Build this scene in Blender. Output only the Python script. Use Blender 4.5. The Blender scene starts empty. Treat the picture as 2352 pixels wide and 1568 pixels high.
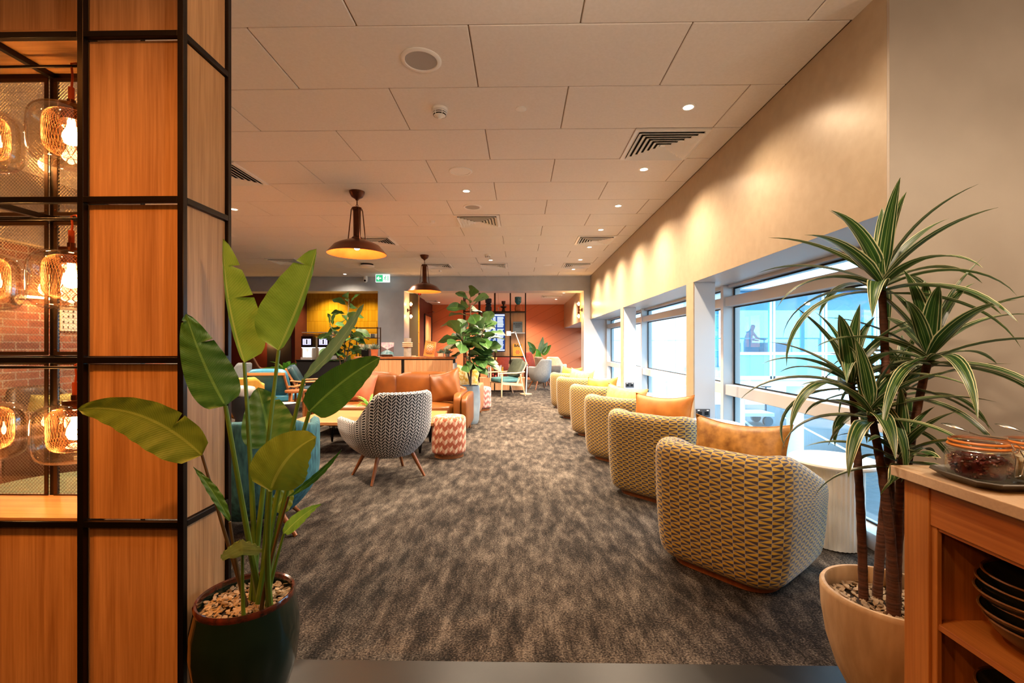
import bpy, bmesh, math, random
from math import sin, cos, pi, radians as R, atan2, sqrt
from mathutils import Vector as V, Matrix
sc = bpy.context.scene
COL = sc.collection
random.seed(7)

# ---------------- camera, world, exposure ----------------
F, CX, CY, CH, YAW = 1060.0, 1176.0, 791.0, 1.25, R(1.027)
cam = bpy.data.cameras.new('camera'); camo = bpy.data.objects.new('camera', cam); COL.objects.link(camo)
camo.location = (0, 0, CH); camo.rotation_euler = (pi / 2, 0, YAW)
cam.sensor_width = 36; cam.lens = 36 * F / 2352; cam.shift_y = 7 / 2352; cam.clip_start = .02
sc.camera = camo
sc.view_settings.view_transform = 'Standard'; sc.view_settings.look = 'None'
sc.view_settings.gamma = 1; sc.view_settings.use_curve_mapping = False
sc.view_settings.exposure = 0.66
w = bpy.data.worlds.new('World'); sc.world = w; w.use_nodes = True
bg = w.node_tree.nodes['Background']; bg.inputs[0].default_value = (.50, .76, 1, 1); bg.inputs[1].default_value = 5.6
cy = sc.cycles
cy.max_bounces = 8; cy.diffuse_bounces = 4; cy.glossy_bounces = 3; cy.transparent_max_bounces = 16; cy.transmission_bounces = 4
cy.sample_clamp_indirect = 4; cy.caustics_reflective = False; cy.caustics_refractive = False
cy.use_denoising = True

def portal(x, y, z, sy, sz):
    l = bpy.data.lights.new('window_daylight', 'AREA'); l.shape = 'RECTANGLE'; l.size = sz; l.size_y = sy
    l.cycles.is_portal = True
    o = bpy.data.objects.new('window_daylight', l); COL.objects.link(o); o.location = (x, y, z)
    o.rotation_euler = (0, pi / 2, 0)
for y0, y1 in ((2.2, 4.93), (5, 8.2), (8.27, 11.5), (12.1, 16.5)):
    portal(2.36, (y0 + y1) / 2, 1.0, y1 - y0, 1.8)

WARM = (1, .78, .56); AMBER = (1, .47, .13); EMBER = (1, .36, .07)
def spot(x, y, z, p, col=WARM, size=125, r=.04, blend=.9):
    l = bpy.data.lights.new('spot_light', 'SPOT'); l.energy = p; l.color = col
    l.spot_size = R(size); l.spot_blend = blend; l.shadow_soft_size = r
    o = bpy.data.objects.new('spot_light', l); COL.objects.link(o); o.location = (x, y, z); return o
def add_point(x, y, z, p, col=AMBER, r=.03):
    l = bpy.data.lights.new('point_light', 'POINT'); l.energy = p; l.color = col; l.shadow_soft_size = r
    o = bpy.data.objects.new('point_light', l); COL.objects.link(o); o.location = (x, y, z); return o
# unseen ceiling spots added for pillar and near wall; one continues the window row
for x, y, p, c in ((-1.25, .35, 120, EMBER), (-2.6, .2, 150, EMBER), (-.4, -1.6, 60, EMBER), (1.2, -.23, 60, AMBER), (2.3, .95, 80, WARM)):
    spot(x, y, 2.93, p, c, 140)

add_point(-.75, -.2, 1.75, 11, EMBER, .05)   # unseen point light added on the pillar side, no pendant known there
add_point(2.5, 1.2, 2.35, 9, WARM, .05); add_point(.25, 1.05, 2.4, 23, WARM, .06)  # two more added out of view, to brighten near wall, ceiling and bulkhead
o = spot(.35, .6, 1.95, 62, WARM, 75, .03, .6); o.rotation_euler = (V((1.8, 2.2, 1.35)) - V((.35, .6, 1.95))).to_track_quat('-Z', 'Y').to_euler()  # unseen spot added to light the near wall and cast the dracaena shadow

# ---------------- pixel <-> place ----------------
def ray(u):
    xc = (u - CX) / F
    return -sin(YAW) + cos(YAW) * xc, cos(YAW) + sin(YAW) * xc
def at(u, v, d):
    dx, dy = ray(u); k = d / dy
    return V((dx * k, d, CH - (v - CY) / F * k))
def fl(u, v, z=0.0):
    dx, dy = ray(u); k = (CH - z) * F / (v - CY)
    return V((dx * k, dy * k, z))
def px(u, d): return at(u, CY, d).x

# ---------------- mesh builder ----------------
class MB:
    def __init__(s): s.v = []; s.f = []; s.uv = []; s.mi = []
    def add(s, vs, fs, uvs=None, M=None, mi=0):
        n = len(s.v)
        for p in vs:
            p = V(p); s.v.append(M @ p if M else p)
        for i, f in enumerate(fs):
            s.f.append([n + k for k in f]); s.uv.append(uvs[i] if uvs else None); s.mi.append(mi)
        return s
    def bx(s, x0, x1, y0, y1, z0, z1, M=None, mi=0):
        vs = [(x, y, z) for z in (z0, z1) for y in (y0, y1) for x in (x0, x1)]
        return s.add(vs, [(0, 2, 3, 1), (4, 5, 7, 6), (0, 1, 5, 4), (2, 6, 7, 3), (0, 4, 6, 2), (1, 3, 7, 5)], None, M, mi)
    def box(s, c, sz, M=None, mi=0):
        return s.bx(c[0] - sz[0] / 2, c[0] + sz[0] / 2, c[1] - sz[1] / 2, c[1] + sz[1] / 2, c[2] - sz[2] / 2, c[2] + sz[2] / 2, M, mi)
    def bar(s, a, b, wx, wz, up=(0, 0, 1), mi=0):
        a, b = V(a), V(b); d = (b - a); L = d.length; d.normalize()
        x = d.cross(V(up))
        if x.length < 1e-4: x = d.cross(V((1, 0, 0)))
        x.normalize(); z = x.cross(d)
        M = Matrix((x, d, z)).transposed().to_4x4(); M.translation = a
        return s.bx(-wx / 2, wx / 2, 0, L, -wz / 2, wz / 2, M, mi)
    def tube(s, pts, r, n=8, caps=True, mi=0, closed=False):
        pts = [V(p) for p in pts]; m = len(pts)
        rs = r if isinstance(r, (list, tuple)) else [r] * m
        base = len(s.v); prev = None
        for i, p in enumerate(pts):
            a = pts[(i - 1) % m] if (i or closed) else p; b = pts[(i + 1) % m] if (i < m - 1 or closed) else p
            t = (b - a).normalized()
            if prev is None:
                x = t.cross(V((0, 0, 1)))
                if x.length < .05: x = t.cross(V((1, 0, 0)))
            else: x = prev - t * prev.dot(t)
            x.normalize(); prev = x; y = t.cross(x)
            for k in range(n):
                an = 2 * pi * k / n; s.v.append(p + (x * cos(an) + y * sin(an)) * rs[i])
        L = 0
        for i in range(m if closed else m - 1):
            j = (i + 1) % m; dl = (pts[j] - pts[i]).length
            for k in range(n):
                q = (k + 1) % n
                s.f.append([base + i * n + k, base + i * n + q, base + j * n + q, base + j * n + k])
                s.uv.append([(k / n, L), ((k + 1) / n, L), ((k + 1) / n, L + dl), (k / n, L + dl)]); s.mi.append(mi)
            L += dl
        if caps and not closed:
            s.f.append([base + k for k in range(n)][::-1]); s.uv.append(None); s.mi.append(mi)
            s.f.append([base + (m - 1) * n + k for k in range(n)]); s.uv.append(None); s.mi.append(mi)
        return s
    def cyl(s, a, b, r0, r1=None, n=20, mi=0):
        return s.tube([a, b], [r0, r0 if r1 is None else r1], n, True, mi)
    def lathe(s, prof, n=32, c=(0, 0, 0), sx=1, sy=1, mi=0, uvr=None):
        base = len(s.v); c = V(c); m = len(prof); hs = [0]
        for i in range(1, m): hs.append(hs[-1] + sqrt((prof[i][0] - prof[i - 1][0]) ** 2 + (prof[i][1] - prof[i - 1][1]) ** 2))
        for r, z in prof:
            for k in range(n):
                a = 2 * pi * k / n; s.v.append(c + V((r * cos(a) * sx, r * sin(a) * sy, z)))
        rr = uvr or max(p[0] for p in prof)
        for i in range(m - 1):
            for k in range(n):
                q = (k + 1) % n
                f = [base + i * n + k, base + i * n + q, base + (i + 1) * n + q, base + (i + 1) * n + k]
                if prof[i][0] < 1e-6: f = [f[0], f[2], f[3]]
                elif prof[i + 1][0] < 1e-6: f = f[:3]
                u0, u1 = 2 * pi * rr * k / n, 2 * pi * rr * (k + 1) / n
                uv = [(u0, hs[i]), (u1, hs[i]), (u1, hs[i + 1]), (u0, hs[i + 1])]
                if len(f) == 3: uv = uv[:3]
                s.f.append(f); s.uv.append(uv); s.mi.append(mi)
        return s
    def ball(s, c, rx, ry=None, rz=None, n=16, M=None, mi=0):
        ry = ry or rx; rz = rz or rx; m = n // 2
        o = MB(); o.lathe([(max(sin(pi * i / m), 0), -cos(pi * i / m)) for i in range(m + 1)], n)
        vs = [V((p.x * rx, p.y * ry, p.z * rz)) + V(c) for p in o.v]
        return s.add(vs, o.f, o.uv, M, mi)
    def grid(s, fn, nu, nv, uv=None, cu=False, mi=0, M=None):
        base = len(s.v); mu = nu if cu else nu + 1
        for j in range(nv + 1):
            for i in range(mu):
                p = V(fn(i / nu, j / nv)); s.v.append(M @ p if M else p)
        for j in range(nv):
            for i in range(nu):
                q = (i + 1) % mu if cu else i + 1
                s.f.append([base + j * mu + i, base + j * mu + q, base + (j + 1) * mu + q, base + (j + 1) * mu + i])
                if uv:
                    s.uv.append([uv(a / nu, b / nv) for a, b in ((i, j), (i + 1, j), (i + 1, j + 1), (i, j + 1))])
                else: s.uv.append([(a / nu, b / nv) for a, b in ((i, j), (i + 1, j), (i + 1, j + 1), (i, j + 1))])
                s.mi.append(mi)
        return s
    def prism(s, poly, z0, z1, M=None, mi=0):
        n = len(poly)
        vs = [(p[0], p[1], z0) for p in poly] + [(p[0], p[1], z1) for p in poly]
        fs = [tuple(range(n))[::-1], tuple(range(n, 2 * n))] + [(i, (i + 1) % n, n + (i + 1) % n, n + i) for i in range(n)]
        return s.add(vs, fs, None, M, mi)
    def build(s, name, mat, parent=None, smooth=True, bevel=0, sub=0, solid=0, loc=None, seg=2, angle=40, wire=0):
        me = bpy.data.meshes.new(name); me.from_pydata([tuple(p) for p in s.v], [], s.f)
        ul = me.uv_layers.new(name='UVMap'); k = 0; fl_ = []
        for f, u in zip(s.f, s.uv):
            for i in range(len(f)):
                fl_ += list(u[i]) if u else [0, 0]
        ul.data.foreach_set('uv', fl_)
        for m in (mat if isinstance(mat, (list, tuple)) else [mat]): me.materials.append(m)
        me.polygons.foreach_set('material_index', s.mi)
        if smooth:
            me.polygons.foreach_set('use_smooth', [True] * len(me.polygons))
            me.set_sharp_from_angle(angle=R(angle))
        me.validate(); me.update()
        o = bpy.data.objects.new(name, me); COL.objects.link(o)
        if parent: o.parent = parent
        if loc is not None: o.location = loc
        if bevel:
            b = o.modifiers.new('bevel', 'BEVEL'); b.width = bevel; b.segments = seg; b.limit_method = 'ANGLE'; b.angle_limit = R(35)
            b.harden_normals = False
        if sub:
            b = o.modifiers.new('sub', 'SUBSURF'); b.levels = sub; b.render_levels = sub
        if solid:
            b = o.modifiers.new('solid', 'SOLIDIFY'); b.thickness = solid; b.offset = 0
        if wire:
            b = o.modifiers.new('wire', 'WIREFRAME'); b.thickness = wire
        return o

def tag(o, label, cat, group=None, kind=None):
    if label: o['label'] = label
    if cat: o['category'] = cat
    if group: o['group'] = group
    if kind: o['kind'] = kind
    return o
def thing(name, label, cat, loc=(0, 0, 0), rz=0, group=None):
    o = bpy.data.objects.new(name, None); COL.objects.link(o)
    o.location = loc; o.rotation_euler = (0, 0, rz); o.empty_display_size = .05
    return tag(o, label, cat, group)
def struct(o): o['kind'] = 'structure'; return o
def dup(root, loc=None, rz=None, label=None, group=None):
    r = root.copy(); COL.objects.link(r)
    if loc is not None: r.location = loc
    if rz is not None: r.rotation_euler = (0, 0, rz)
    if label: r['label'] = label
    if group: r['group'] = group
    for ch in list(root.children):
        c = ch.copy(); COL.objects.link(c); c.parent = r
        for g in ch.children:
            d = g.copy(); COL.objects.link(d); d.parent = c
    return r
def text_obj(txt, size, mat, parent=None, loc=(0, 0, 0), rot=(pi / 2, 0, 0), ext=.001, name='lettering', align='CENTER', bold=0):
    cu = bpy.data.curves.new(name, 'FONT'); cu.body = txt; cu.size = size; cu.extrude = ext; cu.align_x = align; cu.align_y = 'CENTER'
    cu.offset = bold; cu.resolution_u = 3
    t = bpy.data.objects.new(name, cu); COL.objects.link(t)
    bpy.context.view_layer.update()
    me = bpy.data.meshes.new_from_object(t.evaluated_get(bpy.context.evaluated_depsgraph_get()))
    bpy.data.objects.remove(t); me.name = name; me.materials.clear(); me.materials.append(mat)
    o = bpy.data.objects.new(name, me); COL.objects.link(o); o.location = loc; o.rotation_euler = rot
    if parent: o.parent = parent
    return o

# ---------------- materials ----------------
def lin(h):
    h = h.lstrip('#'); out = []
    for i in (0, 2, 4):
        c = int(h[i:i + 2], 16) / 255
        out.append(c / 12.92 if c <= .04045 else ((c + .055) / 1.055) ** 2.4)
    return (*out, 1)
def nd(nt, t, ins=None, **pr):
    n = nt.nodes.new(t)
    for k, v in pr.items(): setattr(n, k, v)
    for k, v in (ins or {}).items():
        if isinstance(v, bpy.types.NodeSocket): nt.links.new(v, n.inputs[k])
        elif isinstance(v, bpy.types.Node): nt.links.new(v.outputs[0], n.inputs[k])
        else: n.inputs[k].default_value = v
    return n
def mth(nt, op, a, b=0.0, c=None):
    d = {0: a, 1: b}
    if c is not None: d[2] = c
    return nd(nt, 'ShaderNodeMath', d, operation=op)
def mixc(nt, f, a, b): return nd(nt, 'ShaderNodeMixRGB', {0: f, 1: a, 2: b})
def ramp(nt, f, stops):
    r = nd(nt, 'ShaderNodeValToRGB', {0: f}); e = r.color_ramp.elements
    while len(e) < len(stops): e.new(.5)
    for i, (p, c) in enumerate(stops): e[i].position = p; e[i].color = lin(c) if isinstance(c, str) else c
    return r
def P(name, col, rough=.5, metal=0.0, spec=.5, emit=None, es=1, coat=0, sheen=0, alpha=None, trans=0, ior=1.45):
    m = bpy.data.materials.new(name); m.use_nodes = True; b = m.node_tree.nodes['Principled BSDF']
    c = lin(col) if isinstance(col, str) else col
    b.inputs['Base Color'].default_value = c; b.inputs['Roughness'].default_value = rough; b.inputs['Metallic'].default_value = metal
    b.inputs['Specular IOR Level'].default_value = spec; b.inputs['IOR'].default_value = ior
    if coat: b.inputs['Coat Weight'].default_value = coat; b.inputs['Coat Roughness'].default_value = .08
    if sheen: b.inputs['Sheen Weight'].default_value = sheen; b.inputs['Sheen Roughness'].default_value = .4
    if trans: b.inputs['Transmission Weight'].default_value = trans
    if emit:
        b.inputs['Emission Color'].default_value = lin(emit) if isinstance(emit, str) else emit; b.inputs['Emission Strength'].default_value = es
    return m
def nt_of(m): return m.node_tree, m.node_tree.nodes['Principled BSDF']
def ocoord(nt, scale=(1, 1, 1), rot=(0, 0, 0)):
    tc = nd(nt, 'ShaderNodeTexCoord')
    return nd(nt, 'ShaderNodeMapping', {0: tc.outputs['Object'], 2: rot, 3: scale})
def bump(nt, b, h, st=.3, dist=.01):
    n = nd(nt, 'ShaderNodeBump', {'Height': h, 'Strength': st, 'Distance': dist}); nt.links.new(n.outputs[0], b.inputs['Normal'])
def noisy(name, c1, c2, scale=8, rough=.5, bst=.1, sc3=(1, 1, 1), det=5, lo=.3, hi=.7, bdist=.004, **k):
    m = P(name, c1, rough, **k); nt, b = nt_of(m)
    n = nd(nt, 'ShaderNodeTexNoise', {'Vector': ocoord(nt, sc3), 'Scale': scale, 'Detail': det})
    nt.links.new(ramp(nt, n, [(lo, c1), (hi, c2)]).outputs[0], b.inputs['Base Color'])
    if bst: bump(nt, b, n, bst, bdist)
    return m
def wood(name, c1, c2, axis=2, rough=.42, scale=1.0, ring=.35, **k):
    m = P(name, c1, rough, **k); nt, b = nt_of(m)
    s = [26 * scale] * 3; s[axis] = 1.1 * scale
    mp = ocoord(nt, s)
    n1 = nd(nt, 'ShaderNodeTexNoise', {'Vector': mp, 'Scale': 1, 'Detail': 6, 'Roughness': .6, 'Distortion': .6})
    s2 = [150 * scale] * 3; s2[axis] = 4 * scale
    n2 = nd(nt, 'ShaderNodeTexNoise', {'Vector': ocoord(nt, s2), 'Scale': 1, 'Detail': 3})
    f = mth(nt, 'ADD', mth(nt, 'MULTIPLY', n1, .62), mth(nt, 'MULTIPLY', n2, .38))
    nt.links.new(ramp(nt, f, [(.36, c1), (.64, c2)]).outputs[0], b.inputs['Base Color'])
    bump(nt, b, f, .08, .002)
    return m
def thin_glass(name, tint='#ffffff', refl=.10, rough=.0, tr=1.0):
    m = bpy.data.materials.new(name); m.use_nodes = True; nt = m.node_tree; nt.nodes.clear()
    t = nd(nt, 'ShaderNodeBsdfTransparent', {0: lin(tint)}); g = nd(nt, 'ShaderNodeBsdfGlossy', {0: (1, 1, 1, 1), 'Roughness': rough})
    lw = nd(nt, 'ShaderNodeLayerWeight', {0: .25})
    f = mth(nt, 'MULTIPLY_ADD', lw.outputs['Facing'], refl * 2.2, refl * .25)
    mx = nd(nt, 'ShaderNodeMixShader', {0: f, 1: t, 2: g}); o = nd(nt, 'ShaderNodeOutputMaterial', {0: mx}); return m
def emis(name, col, st):
    m = bpy.data.materials.new(name); m.use_nodes = True; nt = m.node_tree; nt.nodes.clear()
    e = nd(nt, 'ShaderNodeEmission', {0: lin(col) if isinstance(col, str) else col, 1: st}); nd(nt, 'ShaderNodeOutputMaterial', {0: e}); return m
def uvxy(nt, su, sv):
    tc = nd(nt, 'ShaderNodeTexCoord'); s = nd(nt, 'ShaderNodeSeparateXYZ', {0: tc.outputs['UV']})
    return mth(nt, 'DIVIDE', s.outputs[0], su), mth(nt, 'DIVIDE', s.outputs[1], sv)

def m_tub():
    m = P('mustard_triangle_weave', '#8a6420', .75, sheen=.25); nt, b = nt_of(m)
    u, v = uvxy(nt, .058, .037)
    a = mth(nt, 'FRACT', u); bb = mth(nt, 'FRACT', v)
    t = mth(nt, 'ABSOLUTE', mth(nt, 'MULTIPLY_ADD', bb, 2, -1))
    e = mth(nt, 'SUBTRACT', mth(nt, 'SUBTRACT', 1, t), a)
    in1 = mth(nt, 'GREATER_THAN', e, 0); up = mth(nt, 'GREATER_THAN', bb, .5)
    x = mth(nt, 'ABSOLUTE', mth(nt, 'SUBTRACT', in1, up))
    n = nd(nt, 'ShaderNodeTexNoise', {'Vector': ocoord(nt), 'Scale': 45, 'Detail': 3})
    y = mixc(nt, n, lin('#987210'), lin('#cda436'))
    base = mixc(nt, x, y, lin('#3a2e33'))
    ln = mth(nt, 'LESS_THAN', mth(nt, 'ABSOLUTE', e), .085)
    ln2 = mth(nt, 'LESS_THAN', a, .05)
    lm = mth(nt, 'MULTIPLY', mth(nt, 'MAXIMUM', ln, ln2), .8)
    nt.links.new(mixc(nt, lm, base, lin('#8f877a')).outputs[0], b.inputs['Base Color'])
    bump(nt, b, x, .25, .002); return m
def m_zigzag():
    m = P('black_white_zigzag_weave', '#888888', .85, sheen=.2); nt, b = nt_of(m)
    u, v = uvxy(nt, .036, .029)
    odd = mth(nt, 'MULTIPLY_ADD', mth(nt, 'GREATER_THAN', mth(nt, 'FRACT', mth(nt, 'MULTIPLY', u, .5)), .5), 2, -1)
    fu = mth(nt, 'FRACT', u)
    tri = mth(nt, 'ABSOLUTE', mth(nt, 'MULTIPLY_ADD', mth(nt, 'FRACT', mth(nt, 'MULTIPLY', u, .5)), 2, -1))
    k = mth(nt, 'FRACT', mth(nt, 'ADD', v, mth(nt, 'MULTIPLY', tri, 1.3)))
    bl = mth(nt, 'GREATER_THAN', k, .38)
    gap = mth(nt, 'LESS_THAN', mth(nt, 'ABSOLUTE', mth(nt, 'SUBTRACT', fu, .5)), .43)
    nt.links.new(mixc(nt, mth(nt, 'MULTIPLY', bl, gap), lin('#d2cac4'), lin('#101016')).outputs[0], b.inputs['Base Color'])
    bump(nt, b, bl, .3, .002); return m
def m_chev(name, c1, c2, c3):
    m = P(name, c1, .8, sheen=.15); nt, b = nt_of(m)
    u, v = uvxy(nt, .062, .05)
    fu = mth(nt, 'FRACT', u); t = mth(nt, 'ABSOLUTE', mth(nt, 'MULTIPLY_ADD', fu, 2, -1))
    col = mth(nt, 'FLOOR', u)
    q = mth(nt, 'ADD', mth(nt, 'SUBTRACT', v, mth(nt, 'MULTIPLY', t, .6)), mth(nt, 'MULTIPLY', mth(nt, 'MODULO', col, 2), .5))
    k = mth(nt, 'FRACT', mth(nt, 'MULTIPLY', q, .5))
    half = mth(nt, 'GREATER_THAN', fu, .5)
    c = mixc(nt, mth(nt, 'GREATER_THAN', k, .52), lin(c1), mixc(nt, half, lin(c2), lin(c3)))
    nt.links.new(c.outputs[0], b.inputs['Base Color']); return m
def leafmat(name, c1, c2, vein, rough=.38, nvein=46, slope=.5, trans=.35, underside=None):
    # u across (-1..1 -> 0..1), v along the blade
    m = bpy.data.materials.new(name); m.use_nodes = True; nt = m.node_tree; b = nt.nodes['Principled BSDF']; out = nt.nodes['Material Output']
    tc = nd(nt, 'ShaderNodeTexCoord'); s = nd(nt, 'ShaderNodeSeparateXYZ', {0: tc.outputs['UV']})
    au = mth(nt, 'ABSOLUTE', mth(nt, 'MULTIPLY_ADD', s.outputs[0], 2, -1))
    ph = mth(nt, 'MULTIPLY', mth(nt, 'SUBTRACT', s.outputs[1], mth(nt, 'MULTIPLY', au, slope * .3)), nvein)
    w_ = mth(nt, 'SINE', mth(nt, 'MULTIPLY', ph, 2 * pi))
    n = nd(nt, 'ShaderNodeTexNoise', {'Vector': ocoord(nt), 'Scale': 7, 'Detail': 3})
    c = mixc(nt, ramp(nt, n, [(.35, (0, 0, 0, 1)), (.65, (1, 1, 1, 1))]), lin(c1), lin(c2))
    c = mixc(nt, mth(nt, 'MULTIPLY_ADD', w_, .07, .07), c, lin(vein))
    mid = mth(nt, 'LESS_THAN', au, .055)
    c = mixc(nt, mth(nt, 'MULTIPLY', mid, .7), c, lin(vein))
    if underside:
        g = nd(nt, 'ShaderNodeNewGeometry'); c = mixc(nt, mth(nt, 'MULTIPLY', g.outputs['Backfacing'], .6), c, lin(underside))
    nt.links.new(c.outputs[0], b.inputs['Base Color']); b.inputs['Roughness'].default_value = rough
    bump(nt, b, w_, .10, .002)
    t = nd(nt, 'ShaderNodeBsdfTranslucent', {0: c})
    mx = nd(nt, 'ShaderNodeMixShader', {0: trans, 1: b, 2: t}); nt.links.new(mx.outputs[0], out.inputs[0]); return m
def stripeleaf(name):
    m = bpy.data.materials.new(name); m.use_nodes = True; nt = m.node_tree; b = nt.nodes['Principled BSDF']; out = nt.nodes['Material Output']
    tc = nd(nt, 'ShaderNodeTexCoord'); s = nd(nt, 'ShaderNodeSeparateXYZ', {0: tc.outputs['UV']})
    n = nd(nt, 'ShaderNodeTexNoise', {'Vector': nd(nt, 'ShaderNodeMapping', {0: tc.outputs['UV'], 3: (9, .6, 1)}), 'Scale': 1.5, 'Detail': 2})
    au = mth(nt, 'ADD', mth(nt, 'ABSOLUTE', mth(nt, 'MULTIPLY_ADD', s.outputs[0], 2, -1)), mth(nt, 'MULTIPLY_ADD', n, .3, -.15))
    r = ramp(nt, au, [(0, '#2c4a1c'), (.10, '#2c4a1c'), (.12, '#8fa05e'), (.17, '#26451a'), (.42, '#1d3a18'), (.55, '#3f6226'), (.60, '#c9c69a'), (.68, '#22401c'), (.86, '#22401c'), (.91, '#c9c59a'), (1, '#c5c194')])
    r.color_ramp.interpolation = 'LINEAR'
    nt.links.new(r.outputs[0], b.inputs['Base Color']); b.inputs['Roughness'].default_value = .4
    t = nd(nt, 'ShaderNodeBsdfTranslucent', {0: r}); mx = nd(nt, 'ShaderNodeMixShader', {0: .25, 1: b, 2: t}); nt.links.new(mx.outputs[0], out.inputs[0]); return m

M = {}
M['veneer'] = wood('oak_veneer', '#95673d', '#c19263', 2)
M['veneer_h'] = wood('oak_veneer_flat', '#95673d', '#c19263', 0)
M['veneer_far'] = wood('pale_oak_veneer', '#b07d55', '#c79a70', 2)
M['oak'] = wood('solid_oak_upright', '#9c602a', '#ba7a3c', 2, ring=.5)
M['oak_y'] = wood('solid_oak_rail', '#935422', '#b67236', 1)
M['oak_x'] = wood('solid_oak_shelf', '#84491a', '#a8662c', 0)
M['walnut'] = wood('warm_walnut', '#7a4526', '#94592f', 2, .35)
M['teak'] = wood('teak_table', '#a2673a', '#bb8050', 0, .3)
M['paleash'] = wood('pale_ash', '#c49a76', '#d8b394', 0, .45)
M['bronze'] = P('dark_bronze_steel', '#2d2520', .28, .85)
M['rivet'] = P('brown_steel_angle', '#4a3526', .35, .8)
M['black'] = P('black_steel', '#0d0d0e', .35, .6)
M['ceil'] = noisy('ceiling_tile_paint', '#e9e3dd', '#efe9e4', 60, .75, .04)
M['joint'] = P('ceiling_joint', '#8a7763', .9)
M['dark'] = P('dark_void', '#16130f', .9)
M['white'] = P('white_plastic', '#f7f5f2', .4)
M['grille'] = P('speaker_grille', '#a9a6a4', .7)
M['white_paint'] = P('white_satin_paint', '#bcc1c8', .35)
M['gold'] = noisy('satin_champagne_paint', '#a8947a', '#b09c82', 14, .36, .03, metal=.2)
M['plaster'] = noisy('polished_plaster_grey', '#aab0b8', '#c0c5cb', 2.2, .42, .06, det=8)
M['plaster_warm'] = noisy('polished_plaster_beige', '#9d9184', '#ada193', 2.0, .5, .05, det=8)
M['maroon'] = noisy('maroon_paint', '#4a1a14', '#521f18', 6, .5, .02)
M['olive'] = P('olive_paint', '#4b4424', .6)
M['winframe'] = P('window_frame_grey', '#b9b6b4', .4)
M['glass'] = thin_glass('window_glass', '#eef8fb', .10)
M['clear'] = thin_glass('clear_glass', '#fbfaf6', .16, .02)
M['amberglass'] = thin_glass('amber_tinted_glass', '#fff6e8', .30, .02)
M['steelplate'] = noisy('dark_steel_plate', '#12100c', '#1b1813', 5, .36, .03, metal=0.0, spec=.22)
def carpet():
    m = P('mottled_carpet', '#60564c', .95, spec=.15); nt, b = nt_of(m)
    n1 = nd(nt, 'ShaderNodeTexNoise', {'Vector': ocoord(nt, (8, 2.6, 1)), 'Scale': 1.6, 'Detail': 6, 'Roughness': .7})
    n2 = nd(nt, 'ShaderNodeTexNoise', {'Vector': ocoord(nt, (1, 1, 1)), 'Scale': 120, 'Detail': 3, 'Roughness': .7})
    n3 = nd(nt, 'ShaderNodeTexNoise', {'Vector': ocoord(nt, (1.3, .8, 1)), 'Scale': .8, 'Detail': 3})
    f = mth(nt, 'ADD', mth(nt, 'MULTIPLY', n1, .52), mth(nt, 'ADD', mth(nt, 'MULTIPLY', n2, .62), mth(nt, 'MULTIPLY', n3, .24)))
    nt.links.new(ramp(nt, f, [(.56, '#0e0c0b'), (.65, '#25201d'), (.73, '#49423b'), (.86, '#776e64')]).outputs[0], b.inputs['Base Color'])
    bump(nt, b, n2, .6, .006); return m
M['carpet'] = carpet()
def plane_tex(name, ax, bx_, kind, **k):
    m = P(name, '#888888', k.get('rough', .6), coat=k.get('coat', 0)); nt, b = nt_of(m)
    tc = nd(nt, 'ShaderNodeTexCoord'); s = nd(nt, 'ShaderNodeSeparateXYZ', {0: tc.outputs['Object']})
    if kind == 'brick':
        vec = nd(nt, 'ShaderNodeCombineXYZ', {0: s.outputs[ax], 1: s.outputs[bx_]})
        br = nd(nt, 'ShaderNodeTexBrick', {'Vector': vec, 'Color1': lin(k['c1']), 'Color2': lin(k['c2']), 'Mortar': lin(k['c3']), 'Scale': 1.0, 'Mortar Size': k['ms'], 'Brick Width': k['bw'], 'Row Height': k['rh'], 'Bias': 0.0, 'Mortar Smooth': .1})
        br.offset = k.get('off', .5); br.squash = 1
        nt.links.new(br.outputs[0], b.inputs['Base Color'])
        bump(nt, b, br.outputs[1], -.4, .006)
    else:
        q = mth(nt, 'DIVIDE', mth(nt, 'SUBTRACT', s.outputs[bx_], mth(nt, 'MULTIPLY', s.outputs[ax], k['slope'])), k['pitch'])
        ln = mth(nt, 'LESS_THAN', mth(nt, 'FRACT', q), .035)
        nt.links.new(mixc(nt, ln, lin(k['c1']), lin(k['c2'])).outputs[0], b.inputs['Base Color'])
        bump(nt, b, ln, -.4, .006)
    return m
M['brick'] = plane_tex('red_brick', 1, 2, 'brick', c1='#8a4a33', c2='#5f3328', c3='#8d8074', ms=.006, bw=.23, rh=.075, rough=.8)
M['yellow_tile'] = plane_tex('yellow_finger_tile', 2, 0, 'brick', c1='#d09a26', c2='#b98418', c3='#7a5410', ms=.003, bw=.32, rh=.036, rough=.15, coat=.5, off=.0)
M['terracotta'] = plane_tex('terracotta_grooved_panel', 0, 2, 'line', c1='#cc7348', c2='#a85833', slope=.52, pitch=.33, rough=.6)
M['tub'] = m_tub(); M['zig'] = m_zigzag()
M['pouf'] = m_chev('terracotta_chevron_weave', '#a8583c', '#cf8f74', '#dcc2a4')
M['pouf2'] = m_chev('dusty_pink_chevron_weave', '#8f5a58', '#b98d88', '#c9aaa4')
M['leather'] = noisy('tan_leather', '#633610', '#7b4617', 5, .38, .08, det=7)
M['leather_brown'] = noisy('brown_leather', '#8a5a3a', '#9c6a47', 6, .42, .08)
M['cushion_tan'] = noisy('mottled_tan_leather', '#7d5018', '#bb863c', 22, .5, .1)
M['cushion_orange'] = noisy('orange_suede', '#b0661a', '#c27a28', 14, .6, .1)
M['cushion_straw'] = noisy('pale_straw_fabric', '#b89658', '#cbae74', 25, .8, .1)
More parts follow.
